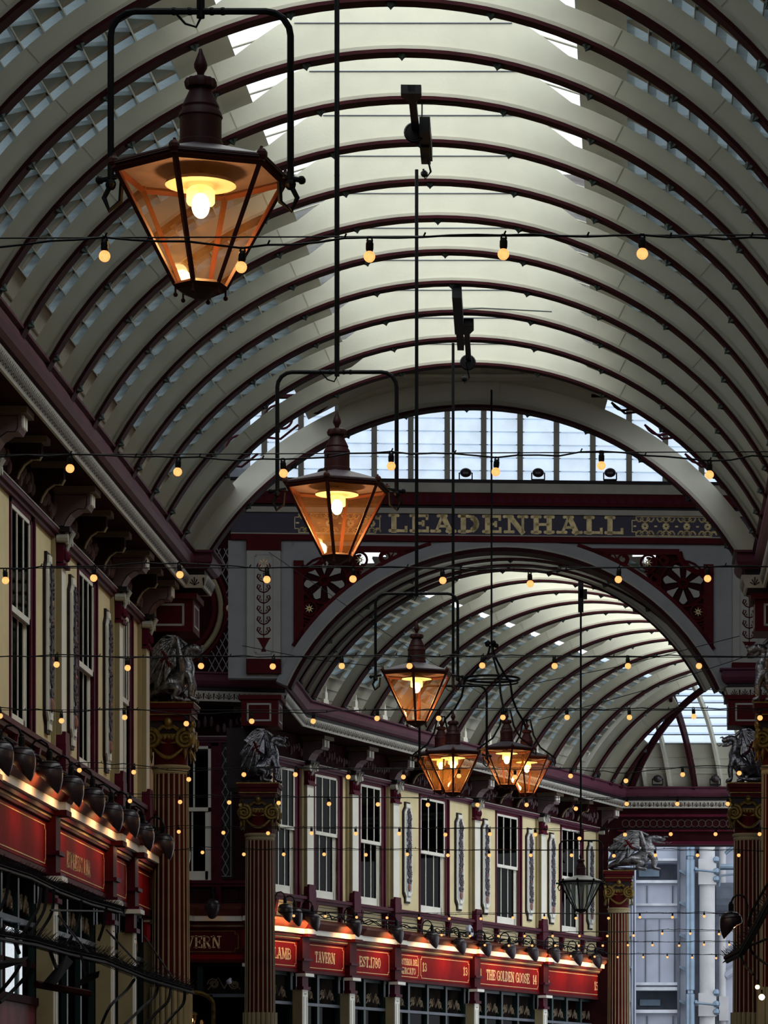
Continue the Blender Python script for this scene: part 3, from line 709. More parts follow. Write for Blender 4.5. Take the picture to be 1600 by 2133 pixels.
def make_window(W):
    t = thing('window_2', None, None); tag(t, kind='structure')
    m = MB(); z0, z1 = ZW0, ZW1
    for (a, b) in ((-.07, 0), (W, W + .20)): m.box(-.02, .02, a, b, z0 - .05, z1 + .13)
    m.box(-.02, .02, -.07, W + .20, z1, z1 + .13)
    m.box(.02, .045, W + .14, W + .20, z0 - .05, z1 + .13); m.box(.02, .045, -.07, W + .20, z1 + .09, z1 + .13)
    m.box(-.16, -.02, W, W + .02, z0, z1); m.box(-.16, -.02, -.02, 0, z0, z1); m.box(-.16, -.02, 0, W, z1, z1 + .02)
    m.build('architrave', 'maroon', t)
    m = MB()
    def sash(xa, xb, a, b, c, d, bot):
        m.box(xa, xb, a, a + .055, c, d); m.box(xa, xb, b - .055, b, c, d); m.box(xa, xb, a, b, d - .05, d); m.box(xa, xb, a, b, c, c + bot)
        for k in (1, 2):
            y = a + (b - a) * k / 3; m.box(xa + .01, xb - .003, y - .015, y + .015, c, d)
    sash(-.02, .012, .0, W, ZM - .03, z1, .07); m.build('upper_sash', 'white', t)
    m = MB(); sash(-.075, -.045, .0, W - .06, z0, ZM + .02, .16); m.build('lower_sash', 'white', t)
    MB().box(-.01, -.005, .04, W - .04, ZM, z1 - .02).build('upper_pane', 'pane', t)
    MB().box(-.065, -.06, .04, W - .1, z0 + .05, ZM).build('lower_pane', 'pane', t)
    m = MB(); m.box(-.12, .01, 0, W, z0 - .05, z0); m.box(-.14, -.03, W - .06, W, z0, ZM); m.build('sill', 'white', t)
    return t
def make_pilaster():
    t = thing('pilaster', 'pilaster', 'pilaster')
    MB().box(0, .12, -.15, .15, HZ(4.62), HZ(6.7)).build('shaft', 'white', t)
    m = MB(); m.box(0, .115, -.155, -.13, HZ(4.62), HZ(6.7)); m.box(.0, .05, -.24, -.15, HZ(4.45), HZ(6.98)); m.box(0, .05, .15, .24, HZ(4.45), HZ(6.98)); m.build('shaft_edge', 'tan', t)
    m = MB(); m.box(0, .17, -.17, .17, HZ(3.95), HZ(4.52)); m.prism([(-.17, HZ(4.52)), (.17, HZ(4.52)), (.145, HZ(4.66)), (-.145, HZ(4.66))], 'x', 0, .165); m.build('pedestal', 'maroon', t)
    m = MB(); m.box(0, .14, -.155, .155, HZ(6.66), HZ(6.92)); m.box(0, .17, -.17, .17, HZ(6.64), HZ(6.68))
    for y in (-.1, 0, .1): m.ball((.15, y, HZ(6.80)), .045, 6, 5, (.8, .8, 1.6))
    c = m.build('capital', 'maroon', t)
    v = MB()
    for s in (-1, 1):
        v.tube([(.17, s * .11 + s * u, HZ(6.98) + w_) for u, w_ in spiral(0, 0, .075, 1.6, pi / 2, 1, 18)], .018, 5)
        v.tube([(.06, -.17 if s < 0 else .17, HZ(6.98)), (.2, s * .17, HZ(6.98))], .05, 8)
        v.tube([(.15, s * .02, HZ(6.84)), (.2, s * .04, HZ(7.0)), (.24, s * .06, HZ(7.08))], .02, 5)
    v.ball((.17, 0, HZ(7.05)), .04, 8, 6); v.build('volutes', 'band', c)
    MB().box(0, .22, -.2, .2, HZ(7.06), HZ(7.12)).build('abacus', 'dark', t)
    return t
def corbel_profile(d, h):
    z = HZ(7.6)
    return [(0, z - .06), (d, z - .06), (d, z - .06 - h * .28), (d * .93, z - .06 - h * .40), (d * .72, z - h * .52), (d * .50, z - h * .66), (d * .36, z - h * .85), (d * .30, z - h), (0, z - h)]
def make_corbel(big=True):
    d, h, w_ = (.46, .50, .17) if big else (.40, .46, .07)
    t = thing('eaves_corbel', 'corbel', 'corbel')
    pr = corbel_profile(d, h)
    MB().prism([(a, b) for a, b in pr], 'y', -w_, w_).build('body', 'soffit' if not big else mcor, t)
    m = MB()
    z = HZ(7.6); m.box(0, d + .07, -w_ - .06, w_ + .06, z - .07, z - .0); m.build('slab', 'slabc', t)
    m = MB()
    ins = [(a * .86 + d * .06, (b - z + .1) * .86 + z - .13) for a, b in pr]
    for s in (-1, 1): m.tube([(a, s * (w_ + .002), b) for a, b in ins], .006, 4, closed=True)
    m.build('painted_line', 'dark', t)
    if big:
        m = MB()
        for y in (-.07, .07): m.box(d - .01, d + .02, y - .045, y + .045, z - .21, z - .08)
        m.build('guttae', 'white', t)
    else:
        MB().tube([(a, 0, b) for a, b in pr[2:-1]], .02, 5).build('guttae', 'tan', t)
    return t
mcor = mat('dusky mauve corbel paint', (.17, .11, .12), .6, var=.12)
M['mcor'] = mcor; M['slabc'] = mat('brown slab paint', (.16, .12, .08), .6)
M['copper'] = mat('lamplit maroon cornice paint', (.13, .035, .022), .5, spec=.1)  # colour carries warm lamplight over the maroon
M['mboard'] = mat('mottled maroon board', (.22, .05, .08), .6, var=.3, scale=3)
def make_panel():
    t = thing('ornamental_panel', 'panel', 'panel')
    z0, z1 = HZ(4.62), HZ(6.70); w_ = .185
    def oct_(w2, a, b, c, x0, x1, m):
        m.prism([(-w2 * .55, a), (w2 * .55, a), (w2 * .55, a + c * .5), (w2, a + c), (w2, b - c), (w2 * .55, b - c * .5), (w2 * .55, b), (-w2 * .55, b), (-w2 * .55, b - c * .5), (-w2, b - c), (-w2, a + c), (-w2 * .55, a + c * .5)], 'x', x0, x1)
    m = MB(); oct_(w_ + .045, z0 - .04, z1 + .04, .20, 0, .035, m); m.build('outer_edge', 'dark', t)
    m = MB(); oct_(w_ + .015, z0, z1, .20, .03, .06, m); m.build('frame', 'white', t)
    m = MB(); oct_(w_ - .03, z0 + .08, z1 - .08, .16, .055, .065, m); m.build('ground', 'panelbg', t)
    m = MB(); rnd = random.Random(3)
    z = z0 + .42
    while z < z1 - .16:
        for _ in range(4):
            a = rnd.uniform(0, pi); l = rnd.uniform(.05, .085); c = (rnd.uniform(-.085, .085), z + rnd.uniform(-.02, .02))
            m.prism([(c[0] + l * cos(a), c[1] + l * sin(a)), (c[0] + .022 * cos(a + 1.57), c[1] + .022 * sin(a + 1.57)), (c[0] - l * cos(a), c[1] - l * sin(a)), (c[0] - .022 * cos(a + 1.57), c[1] - .022 * sin(a + 1.57))], 'x', .06, .085)
        if rnd.random() < .5: m.ball((.075, rnd.uniform(-.04, .04), z), .03, 6, 5)
        z += .055
    m.build('flower_relief', 'relief', t)
    m = MB(); m.ball((.07, 0, z0 + .30), .07, 10, 8, (.5, .95, 1.25)); m.ball((.07, -.02, z0 + .85), .035, 8, 6); m.ball((.07, .03, z0 + 1.3), .03, 8, 6); m.build('fruit', 'pear', t)
    m = MB(); m.prism([(-.07, z0 + .12), (.07, z0 + .12), (.05, z0 + .2), (-.05, z0 + .2)], 'x', .06, .08); m.build('urn_base', 'white', t)
    return t
win_p = {}
def window(F, u, W, n):
    if W not in win_p: win_p[W] = make_window(W); t = win_p[W]
    else: t = copy_tree(win_p[W])
    t.name = f'window_{n}'; t.location = F.w(0, u, 0); t.rotation_euler = (0, 0, F.rz)
def facade(F, name, u0, u1, wins, wz=(HZ(2.93), HZ(7.6)), cons=(), shop=True, mwall='wall'):
    """wins: (u, W)"""
    m = MB(); cur = u0
    for u, W in wins:
        m.box(-.3, 0, cur, u, HZ(3.9), HZ(7.6)); m.box(-.3, 0, u, u + W, ZW1, HZ(7.6)); m.box(-.3, 0, u, u + W, HZ(3.9), ZW0 - .05); cur = u + W
    m.box(-.3, 0, cur, u1, HZ(3.9), HZ(7.6))
    wl = m.build(name, mwall); wl.location = (F.ox, F.oy, 0); wl.rotation_euler = (0, 0, F.rz); tag(wl, kind='structure')
    B = lambda nm, mt, *bx: MB().box(*bx).build(nm, mt, wl)
    m = MB(); m.box(0, .10, u0, u1, HZ(4.30), HZ(4.36)); m.box(0, .14, u0, u1, HZ(4.36), HZ(4.42)); m.build('sill_rail', 'maroon', wl)
    m = MB(); m.box(0, .03, u0, u1, HZ(7.02), HZ(7.6)); m.build('frieze', 'soffit', wl)
    m = MB(); m.box(0, .09, u0, u1, HZ(7.03), HZ(7.09)); m.box(0, .05, u0, u1, HZ(6.98), HZ(7.04)); m.build('frieze_rail', 'purple', wl)
    MB().box(.0, .10, u0, u1, HZ(7.085), HZ(7.10)).build('frieze_fillet', 'band', wl)
    # frieze reliefs
    m = MB(); rnd = random.Random(int(u1 * 10))
    u = u0 + .2
    while u < u1:
        m.ball((.04, u, HZ(7.30) + rnd.uniform(-.06, .1)), .05, 6, 5, (.8, .7, rnd.uniform(1, 2.2))); u += .12
    m.build('frieze_relief', 'mcor', wl)
    # fascia
    B('fascia', 'red', -.05, .02, u0, u1, HZ(2.93), HZ(3.56))
    m = MB(); m.box(-.05, .05, u0, u1, HZ(2.90), HZ(2.96)); m.box(-.05, .08, u0, u1, HZ(3.53), HZ(3.565)); m.build('fascia_rail', 'redd', wl)
    B('gilt_fillet', 'tan', -.05, .09, u0, u1, HZ(3.565), HZ(3.60)); B('bed_mould', 'redd', -.05, .13, u0, u1, HZ(3.60), HZ(3.66))
    B('cornice_fillet', 'white', -.05, .19, u0, u1, HZ(3.66), HZ(3.76))
    m = MB(); m.prism([(0, HZ(3.76)), (.21, HZ(3.76)), (.24, HZ(3.80)), (.29, HZ(3.88)), (.29, HZ(3.92)), (0, HZ(4.0))], 'y', u0, u1); m.build('cornice', 'copper', wl)
    # consoles, shop posts
    cm, cc, pt, pf, pcap, pl = MB(), MB(), MB(), MB(), MB(), MB()
    for c in cons:
        cm.box(0, .14, c - .17, c + .17, HZ(2.9), HZ(3.62)); cm.box(0, .27, c - .19, c + .19, HZ(3.60), HZ(3.665)); cm.prism([(0, HZ(3.76)), (.27, HZ(3.76)), (.35, HZ(3.88)), (.35, HZ(3.93)), (0, HZ(4.0))], 'y', c - .2, c + .2)
        cc.box(0, .26, c - .18, c + .18, HZ(3.66), HZ(3.77)); cc.box(.0, .22, c - .2, c + .2, HZ(2.82), HZ(2.88))
        pcap.box(.0, .20, c - .19, c + .19, HZ(2.88), HZ(2.92)); pcap.box(0, .12, c - .14, c + .14, HZ(2.62), HZ(2.82)); pcap.box(0, .16, c - .17, c + .17, HZ(2.56), HZ(2.62)); pcap.box(.0, .19, c - .21, c + .21, HZ(3.13), HZ(3.18))
        pt.box(-.1, .10, c - .13, c + .13, 0, HZ(2.56)); pf.box(.10, .12, c - .125, c + .125, 0, HZ(2.56))
        for k in (-1, 1): pl.box(.12, .124, c + k * .07 - .006, c + k * .07 + .006, HZ(1.0), HZ(2.42))
        pl.box(.12, .124, c - .05, c + .05, HZ(2.47), HZ(2.482))
    if cons:
        cm.build('console', 'redd', wl); cc.build('console_fillet', 'white', wl); pcap.build('post_capital', 'maroon', wl)
        pt.build('post', 'tan', wl); pf.build('post_face', 'white', wl); pl.build('post_line', 'dark', wl)
    # dado brackets under the windows
    m = MB()
    for u, W in wins:
        for y in (u - .1, u + W + .1): m.prism([(0, HZ(3.98)), (.06, HZ(3.98)), (.12, HZ(4.3)), (0, HZ(4.3))], 'y', y - .05, y + .05)
    m.build('sill_bracket', 'maroon', wl)
    m = MB()
    for a, b in zip(list(cons)[:-1], list(cons)[1:]):
        n = max(1, int((b - a) / 1.3)); s = (b - a - .5) / n
        for k in range(n):
            y0 = a + .25 + k * s + .05; y1 = y0 + s - .12; mb2 = m
            frame_line(mb2, y0, y1, HZ(4.03), HZ(4.25), .01, .0, .006, .03)
    if m.v: m.build('dado_line', 'dark', wl)
    if shop:
        gr, gs, sc, rail = MB(), MB(), MB(), MB()
        cl = list(cons)
        for a, b in zip(cl[:-1], cl[1:]):
            n = max(1, round((b - a) / 1.15)); s = (b - a - .26) / n
            rail.box(-.22, -.10, a, b, HZ(2.26), HZ(2.32)); gr.box(-.25, -.15, a, b, HZ(2.84), HZ(2.95)); gr.box(-.25, -.12, a, b, -.0, .6)
            for k in range(n + 1):
                y = a + .13 + s * k; gr.box(-.25, -.12, y - .05, y + .05, 0, HZ(2.9))
            for k in range(n):
                y = a + .13 + s * (k + .5)
                gs.box(-.20, -.19, y - s / 2, y + s / 2, .6, HZ(2.3))
                for q in (-1, 1):
                    for r_ in (.12, .07):
                        sc.tube([(-.16, y + q * (s * .22) + u_, HZ(2.50) + v_) for u_, v_ in spiral(0, 0, r_, 1.3, 1.0 + q, q, 12)], .014, 4)
                    sc.tube([(-.16, y, HZ(2.42)), (-.16, y + q * s * .12, HZ(2.62)), (-.16, y + q * s * .34, HZ(2.40))], .012, 4)
        gr.build('shopfront_frame', 'green', wl); gs.build('shop_pane', 'shop', wl); sc.build('transom_scroll', 'slabc', wl); rail.build('transom_rail', 'cladd', wl)
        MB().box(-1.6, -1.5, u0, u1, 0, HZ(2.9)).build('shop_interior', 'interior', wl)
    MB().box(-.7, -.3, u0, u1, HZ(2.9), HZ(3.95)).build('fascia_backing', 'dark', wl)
    return wl
# ---- near left range
W1 = [(35.0, 1.15)] + [(F1.u(a), F1.u(b) - F1.u(a)) for a, b in ((21, 61), (162, 193), (253, 268))]
C1 = [28.4, 33.05, 37.7, 42.35, 47.0, 49.05, 51.6]
facade(F1, 'wall_left', -12, 51.9, W1, cons=C1)
for i, (u, W) in enumerate(W1): window(F1, u, W, 2 + i)
# ---- far range
W2_ = [(F2.u(a), F2.u(b) - F2.u(a)) for a, b in ((572, 613), (655, 702), (750, 793), (875, 926), (1034, 1078), (1169, 1207))]
C2 = [F2.u(p, 0) + .17 for p in (617, 716, 810.5, 977, 1121, 1248)]
facade(F2, 'wall_arcade', -5.5, F2.u(1266, 0), W2_, cons=[C2[0] - 2.3] + C2)
for i, (u, W) in enumerate(W2_): window(F2, u, W, 6 + i)
# ---- wall closing the side passage
W3 = [(3.25, .95)]
C3 = [1.0, 2.9, 4.95]
w3 = facade(F3, 'wall_passage', 0, 5.15, W3, cons=C3, mwall='soffit')
window(F3, 3.2, .95, 12)
# ---- right hand range, mirrored, outside the frame but closing the arcade
facade(F4, 'wall_right', -51.9, 12, [(-49.7, .85), (-45.8, 1.15), (-41, 1.15)], cons=[-51.8, -50.35, -47.75, -42.95, -38.15, -33.3])
for i, (u, W) in enumerate([(-49.7, .75), (-45.8, 1.15), (-41, 1.15)]): window(F4, u, W, 13 + i)

_e = F2.w(9.4, 0); F5 = Fr(_e[0], _e[1], F2.rz + pi)
facade(F5, 'wall_right', -7, -1.2, [], cons=(), shop=False)
# shop window with a glowing pane imitating reflected sky, and maroon board, lower left
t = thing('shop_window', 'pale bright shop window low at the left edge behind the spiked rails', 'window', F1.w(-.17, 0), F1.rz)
MB().box(0, .01, 38.4, 41.6, HZ(1.42), HZ(2.20)).build('glowing_pane', 'skyglow', t)
m = MB(); m.box(.01, .06, 38.4, 42.4, HZ(1.78), HZ(1.84)); m.box(.01, .06, 40.1, 40.2, HZ(1.42), HZ(2.2)); m.box(.01, .10, 38.3, 42.5, HZ(1.34), HZ(1.43)); m.build('glazing_bar', 'soffit', t)
MB().box(.0, .06, 38.3, 42.3, HZ(.9), HZ(1.34)).build('maroon_stallboard', 'mboard', t)
# pilasters / panels / corbels
pil = make_pilaster(); cbB = make_corbel(True); cbS = make_corbel(False); pan = make_panel()
for i, (u, who) in enumerate(((38.1, 'at the left edge of the photo'), (42.9, 'second from the near winged beast column but one'), (47.72, 'between the last wide panel and the narrow window'), (50.35, 'beside the near fluted column'))):
    lab = ['ivory pilaster at the left edge of the picture on the near range', 'ivory pilaster between the two wide windows of the near range',
           'ivory pilaster left of the narrow last window of the near range', 'ivory pilaster right of the narrow last window of the near range'][i]
    put(pil, F1.w(0, u), F1.rz, lab, 'pilasters of the near range')
    put(cbB, F1.w(0, u), F1.rz, f'large mauve eaves corbel of the near range, {ORD[3 - i]} counted back from the fluted column', 'large eaves corbels')
for i, u in enumerate((39.65, 41.2, 44.5, 46.1, 49.2, 51.5)):
    put(cbS, F1.w(0, u), F1.rz, f'small eaves corbel of the near range, {ORD[5 - i]} counted back from the fluted column', 'small eaves corbels')
for i, px in enumerate((647, 741, 826, 995, 1133, 1258)):
    u = F2.u(px, .12)
    lab = f'ivory pilaster of the far range, {ORD[i]} from the left'
    put(pil, F2.w(0, u), F2.rz, lab, 'pilasters of the far range')
    put(cbB, F2.w(0, u), F2.rz, f'large mauve eaves corbel of the far range, {ORD[i]} from the left', 'large eaves corbels')
for i, px in enumerate((868, 920, 1050, 1085, 1178, 1210)):
    put(cbS, F2.w(0, F2.u(px, .2)), F2.rz, f'small eaves corbel above the far range windows, {ORD[i]} from the left', 'small eaves corbels')
put(cbS, F3.w(0, 4.75), F3.rz, 'small eaves corbel above the lattice strip in the side passage', 'small eaves corbels')
for i, u in enumerate((42.30, 44.10, 47.05)):
    put(pan, F1.w(0, u), 0, f'tall narrow flower-relief panel on the near range, {ORD[i]} from the left', 'tall ornamental wall panels')
for i, px in enumerate((851, 959, 1013.5, 1105.5, 1151.5, 1232)):
    put(pan, F2.w(0, F2.u(px, .05)), F2.rz, f'tall narrow flower-relief panel on the far range, {ORD[i]} from the left', 'tall ornamental wall panels')

# ---- shop signs
def sign(F, a, b, label, items, notch=.05, name='shop_sign', x0=.03):
    t = thing(name, label, 'sign', F.w(0, 0), F.rz)
    MB().box(.02, x0, a, b, HZ(2.98), HZ(3.52)).build('board', 'red', t)
    m = MB(); frame_line(m, a + .06, b - .06, HZ(3.02), HZ(3.475), .012, x0, .005, notch); m.build('gilt_border', 'text', t)
    for (tx, ya, yb, z0, h) in items: lettering(tx, ya, yb, HZ(z0), h, x0, .19, .11).build('lettering', 'text', t)
u2 = lambda px: F2.u(px, .03); u1 = lambda px: F1.u(px, .03); u3 = lambda px: F3.u(px, .03)
sign(F1, C1[2] + .2, C1[3] - .2, 'blank crimson shop sign board at the left edge of the near range', [])
sign(F1, C1[3] + .2, C1[4] - .2, 'crimson shop sign lettered ESPRESSO BAR on the near range', [('ESPRESSO BAR', u1(139), u1(188), 3.10, .19)])
sign(F1, C1[4] + .2, C1[5] - .2, 'short blank crimson sign board next to the espresso bar sign', [])
sign(F1, C1[5] + .2, C1[6] - .2, 'narrowest blank crimson sign board beside the near fluted column', [])
sign(F2, C2[0] - 2.0, C2[0] - .19, 'crimson sign lettered LAMB beside the far fluted column', [('LAMB', u2(570), u2(606), 3.14, .21)])
sign(F2, C2[0] + .19, C2[1] - .19, 'crimson sign lettered TAVERN on the far range', [('TAVERN', u2(656), u2(698), 3.14, .21)])
sign(F2, C2[1] + .19, C2[2] - .19, 'crimson sign lettered EST.1780 on the far range', [('EST.1780', u2(748), u2(793), 3.14, .21)])
um = u2(874)
sign(F2, C2[2] + .17, um, 'two-line crimson sign lettered OSTERIA DEL MERCATO', [('OSTERIA DEL', u2(834), u2(871), 3.27, .13), ('MERCATO', u2(834), u2(866), 3.08, .13)])
sign(F2, um, C2[3] - .19, 'crimson sign board with the number 13 at both ends', [('13', u2(880), u2(889), 3.17, .18), ('13', u2(965), u2(974), 3.17, .18)])
sign(F2, C2[3] + .17, C2[4] - .19, 'crimson sign lettered THE GOLDEN GOOSE with number 14', [('THE GOLDEN GOOSE', u2(1013), u2(1103), 3.13, .22), ('14', u2(1110), u2(1118), 3.13, .2), ('14', u2(997), u2(1003), 3.15, .2)])
sign(F2, C2[4] + .17, C2[5] - .17, 'crimson sign board with number 15, last on the right of the far range', [('15', u2(1238), u2(1246), 3.13, .2), ('15', u2(1137), u2(1144), 3.15, .2)])
t = thing('shop_sign', 'dark maroon sign lettered TAVERN inside the side passage', 'sign', F3.w(0, 0), F3.rz)
MB().box(.02, .04, 2.5, 4.72, HZ(3.06), HZ(3.52)).build('board', 'redd', t)
m = MB(); frame_line(m, 2.6, 4.66, HZ(3.10), HZ(3.48), .012, .04, .005, .06); m.build('gilt_border', 'goldd', t)
lettering('TAVERN', 3.33, 4.34, HZ(3.17), .22, .04, .17, .1).build('lettering', 'text', t)
# lattice strips and round arch of the side passage
def lattice(mb, y0, y1, z0, z1, st=.13, r=.008, x=.02, test=None):
    n = int((y1 - y0 + (z1 - z0)) / st) + 2
    for s in (-1, 1):
        for k in range(-n * 2, n * 2):
            seg = []
            for i in range(int((z1 - z0) / .12) + 1):
                z = z0 + .12 * i; y = y0 + k * st + s * (z - z0) * .5
                ok = y0 <= y <= y1 and (test is None or test(y, z))
                if ok: seg.append((x, y, z))
                if (not ok or i == int((z1 - z0) / .12)) and len(seg) > 1: mb.tube([seg[0], seg[-1]], r, 4); seg = []
                elif not ok: seg = []
t = thing('lattice_panel', 'tall narrow grey lattice strip beside the side passage window', 'lattice', F3.w(0, 0), F3.rz)
m = MB(); lattice(m, u3(456), u3(481), HZ(4.5), HZ(7.0), .12); frame_line(m, u3(456), u3(481), HZ(4.5), HZ(7.0), .012, .02, .01, 0); m.build('lattice', 'grey', t)
MB().box(0, .012, u3(452), u3(485), HZ(4.45), HZ(7.04)).build('backing', 'dark', t)
MB().box(-.1, .0, 3.4, 5.2, HZ(8.0), HZ(11.5)).build('wall_passage_upper', 'soffit').location = F3.w(.3, 0)
o = bpy.data.objects['wall_passage_upper']; o.rotation_euler = (0, 0, F3.rz); o.name = 'wall_passage'; tag(o, kind='structure')
t = thing('lattice_panel', 'large dark lattice spandrel with gilt boss beside a round arch, above the side passage', 'lattice', F3.w(.32, 0), F3.rz)
zq = lambda py: EYE + (VY - py) * 65.7 / FPX
cy, cz = u3(350), zq(1268)
tst = lambda y, z: hypot(y - cy, z - cz) > 1.12
m = MB(); lattice(m, u3(438), u3(497), zq(1400), zq(1135), .13, .009, .02, tst); m.build('lattice', 'grey', t)
m = MB(); m.tube([(.03, cy + 1.02 * cos(radians(a)), cz + 1.02 * sin(radians(a))) for a in range(-70, 71, 7)], .05, 6); m.build('round_arch', 'tan', t)
m = MB(); m.tube([(.02, cy + .90 * cos(radians(a)), cz + .90 * sin(radians(a))) for a in range(-70, 71, 7)], .06, 6); m.tube([(.02, cy + 1.12 * cos(radians(a)), cz + 1.12 * sin(radians(a))) for a in range(-70, 71, 7)], .04, 6); m.build('arch_edge', 'redd', t)
m = MB(); m.ball((.04, u3(480), zq(1268)), .055, 10, 7, (.5, 1, 1.2)); m.build('gilt_boss', 'gold', t)
m = MB(); m.tube([(.04, u3(480) + .09 * cos(q * pi / 8), zq(1268) + .11 * sin(q * pi / 8)) for q in range(16)], .02, 5, closed=True); m.build('boss_ring', 'redd', t)
# glowing wall lantern and framed door glass low in the passage
t = thing('wall_lantern', 'small lit brass wall lantern low in the dark side passage', 'lantern', P(399, 2125, 65.2))
MB().lathe([(.09, .1), (.10, .06), (.06, -.12), (.03, -.16)], 8).build('shade', 'amber', t)
MB().ball((0, 0, 0), .03, 8, 6, (1, 1, 1.6)).build('bulb', 'spot', t)
MB().lathe([(.11, .1), (.1, .13), (.03, .16)], 8).build('cap', 'goldd', t)
t = thing('framed_mirror', 'gilt-framed arched mirror behind the lantern in the dark side passage', 'mirror', F3.w(.05, 0), F3.rz)
yc, ym = u3(398), HZ(2.0)
m = MB(); m.tube([(.0, yc - .42, HZ(1.2)), (0, yc - .42, HZ(2.1))] + [(0, yc - .42 * cos(radians(a)), HZ(2.1) + .25 * sin(radians(a))) for a in range(0, 181, 15)] + [(0, yc + .42, HZ(1.2))], .045, 6); m.build('frame', 'goldd', t)
MB().box(-.02, -.01, yc - .4, yc + .4, HZ(1.2), HZ(2.3)).build('glass', 'shop', t)
m = MB()
# security camera in the passage
t = thing('security_camera', 'small grey dome security camera under the side passage fascia', 'security camera', P(477, 2045, 65.4))
MB().ball((0, 0, 0), .05, 10, 7).build('dome', 'clad', t); MB().tube([(0, 0, .02), (-.0, .2, .06)], .025, 6).build('bracket', 'clad', t)
t = thing('wall_speaker', 'small pale grey ring-shaped wall speaker above the GOLDEN GOOSE sign', 'speaker', F2.w(.25, F2.u(973, .25), HZ(4.12)), F2.rz)
MB().merge(MB().lathe([(.07, 0), (.13, .03), (.13, .10), (.07, .12)], 12), Matrix.Rotation(radians(80), 4, 'Y')).build('housing', 'clad', t)
MB().merge(MB().lathe([(.06, .11), (.05, .13), (.01, .13)], 12), Matrix.Rotation(radians(80), 4, 'Y')).build('cone', 'black', t)

# ================================================================== COLUMNS
def make_column():
    t = thing('fluted_column', 'column', 'column')
    r = .262; zt = HZ(5.02); zs = HZ(1.88)
    MB().lathe([(r * 1.03, .5), (r, zs), (r * .93, zt)], 40).build('shaft', 'redd', t, smooth=True)
    m = MB()
    for k in range(20):
        a = 2 * pi * k / 20
        for (za, zb, f) in ((zs, zt - .06, 1),):
            c, s = cos(a), sin(a); m.tube([((r * 1.0) * c, r * s, za), (r * .93 * c, r * .93 * s, zb)], [.0145, .0135], 5)
    m.lathe([(r * .94, zt - .07), (r * .99, zt - .05), (r * .99, zt), (r * 1.05, zt + .01), (r * 1.08, zt + .04), (r * 1.0, zt + .06), (r * .9, zt + .06)], 32)
    m.build('fillets', 'tan', t)
    m = MB()
    for k in range(20):
        a = 2 * pi * k / 20; m.tube([(r * 1.04 * cos(a), r * 1.04 * sin(a), .5), (r * 1.04 * cos(a), r * 1.04 * sin(a), zs + .01)], .040, 8)
    m.build('lower_reeding', 'tan', t)
    m = MB(); m.lathe([(.30, .5), (.36, .4), (.36, .3), (.42, .28), (.42, 0)], 32); m.build('base', 'redd', t)
    m = MB(); m.lathe([(r * .92, zt + .05), (r * .92, zt + .30), (.30, zt + .42)], 32); m.build('necking', 'redd', t, smooth=True)
    cp = MB().box(-.27, .27, -.27, .27, zt + .36, zt + .52).build('capital', 'goldd', t)
    g = MB()
    for q in range(4):
        mt = Matrix.Rotation(q * pi / 2, 4, 'Z'); o = MB()
        for s in (-1, 1):
            o.tube([(.32, s * .25 + s * u, zt + .42 + v) for u, v in spiral(0, 0, .135, 2.1, pi / 2, 1, 30)], [.036 - .02 * i / 30 for i in range(31)], 6)
            o.tube([(.30, s * .14, zt + .55), (.31, s * .07, zt + .60), (.31, 0, zt + .57)], .03, 5)
        o.tube([(.30 + .03 * sin(pi * i / 12), -.22 + .44 * i / 12, zt + .30 - .15 * sin(pi * i / 12)) for i in range(13)], [.012 + .018 * sin(pi * i / 12) for i in range(13)], 6)
        for s in (-1, 1): o.tube([(.31, s * .24, zt + .30), (.31, s * .25, zt + .22), (.31, s * .245, zt + .12)], [.01, .022, .006], 5)
        for k in range(-3, 4): o.ball((.285, k * .055, zt + .44), .024, 6, 5, (1, 1, 1.6))
        g.merge(o, mt)
    g.build('volutes_and_garland', 'goldd', cp, smooth=True)
    g = MB()
    for q in range(4): g.merge(MB().ball((.30, 0, zt + .655), .062, 10, 8, (1, 1, 1.15)).ball((.335, 0, zt + .65), .02, 6, 5), Matrix.Rotation(q * pi / 2, 4, 'Z'))
    g.build('cherub_head', 'goldd', cp, smooth=True)
    MB().box(-.28, .28, -.28, .28, zt + .50, zt + .68).build('abacus', 'dark', t)
    m = MB(); m.box(-.31, .31, -.31, .31, zt + .68, zt + .78); m.box(-.34, .34, -.34, .34, zt + .78, zt + .86); m.box(-.37, .37, -.37, .37, zt + .86, zt + .95); m.build('plinth', 'redd', t)
    m = MB(); m.box(-.345, .345, -.345, .345, zt + .76, zt + .775); m.box(-.38, .38, -.38, .38, zt + .925, zt + .945); m.build('plinth_line', 'goldd', t)
    return t
colm = make_column()
CP = [((-6.67, 51.2), 'fluted maroon and gold column at the end of the near left range', 1),
      ((-6.67, 63.4), 'fluted maroon and gold column left of the LAMB sign', 1),
      ((2.04, 63.4), 'fluted maroon and gold column on the right, in front of the office tower', -1),
      ((-.36, 85.7), 'distant fluted maroon and gold column at the right end of the far range', 1),
      ((2.1, 51.2), 'fluted column beyond the right edge, under the nearest right beast', -1)]
for (c, lb, s) in CP: put(colm, (c[0], c[1], 0), 0, lb, 'fluted columns')
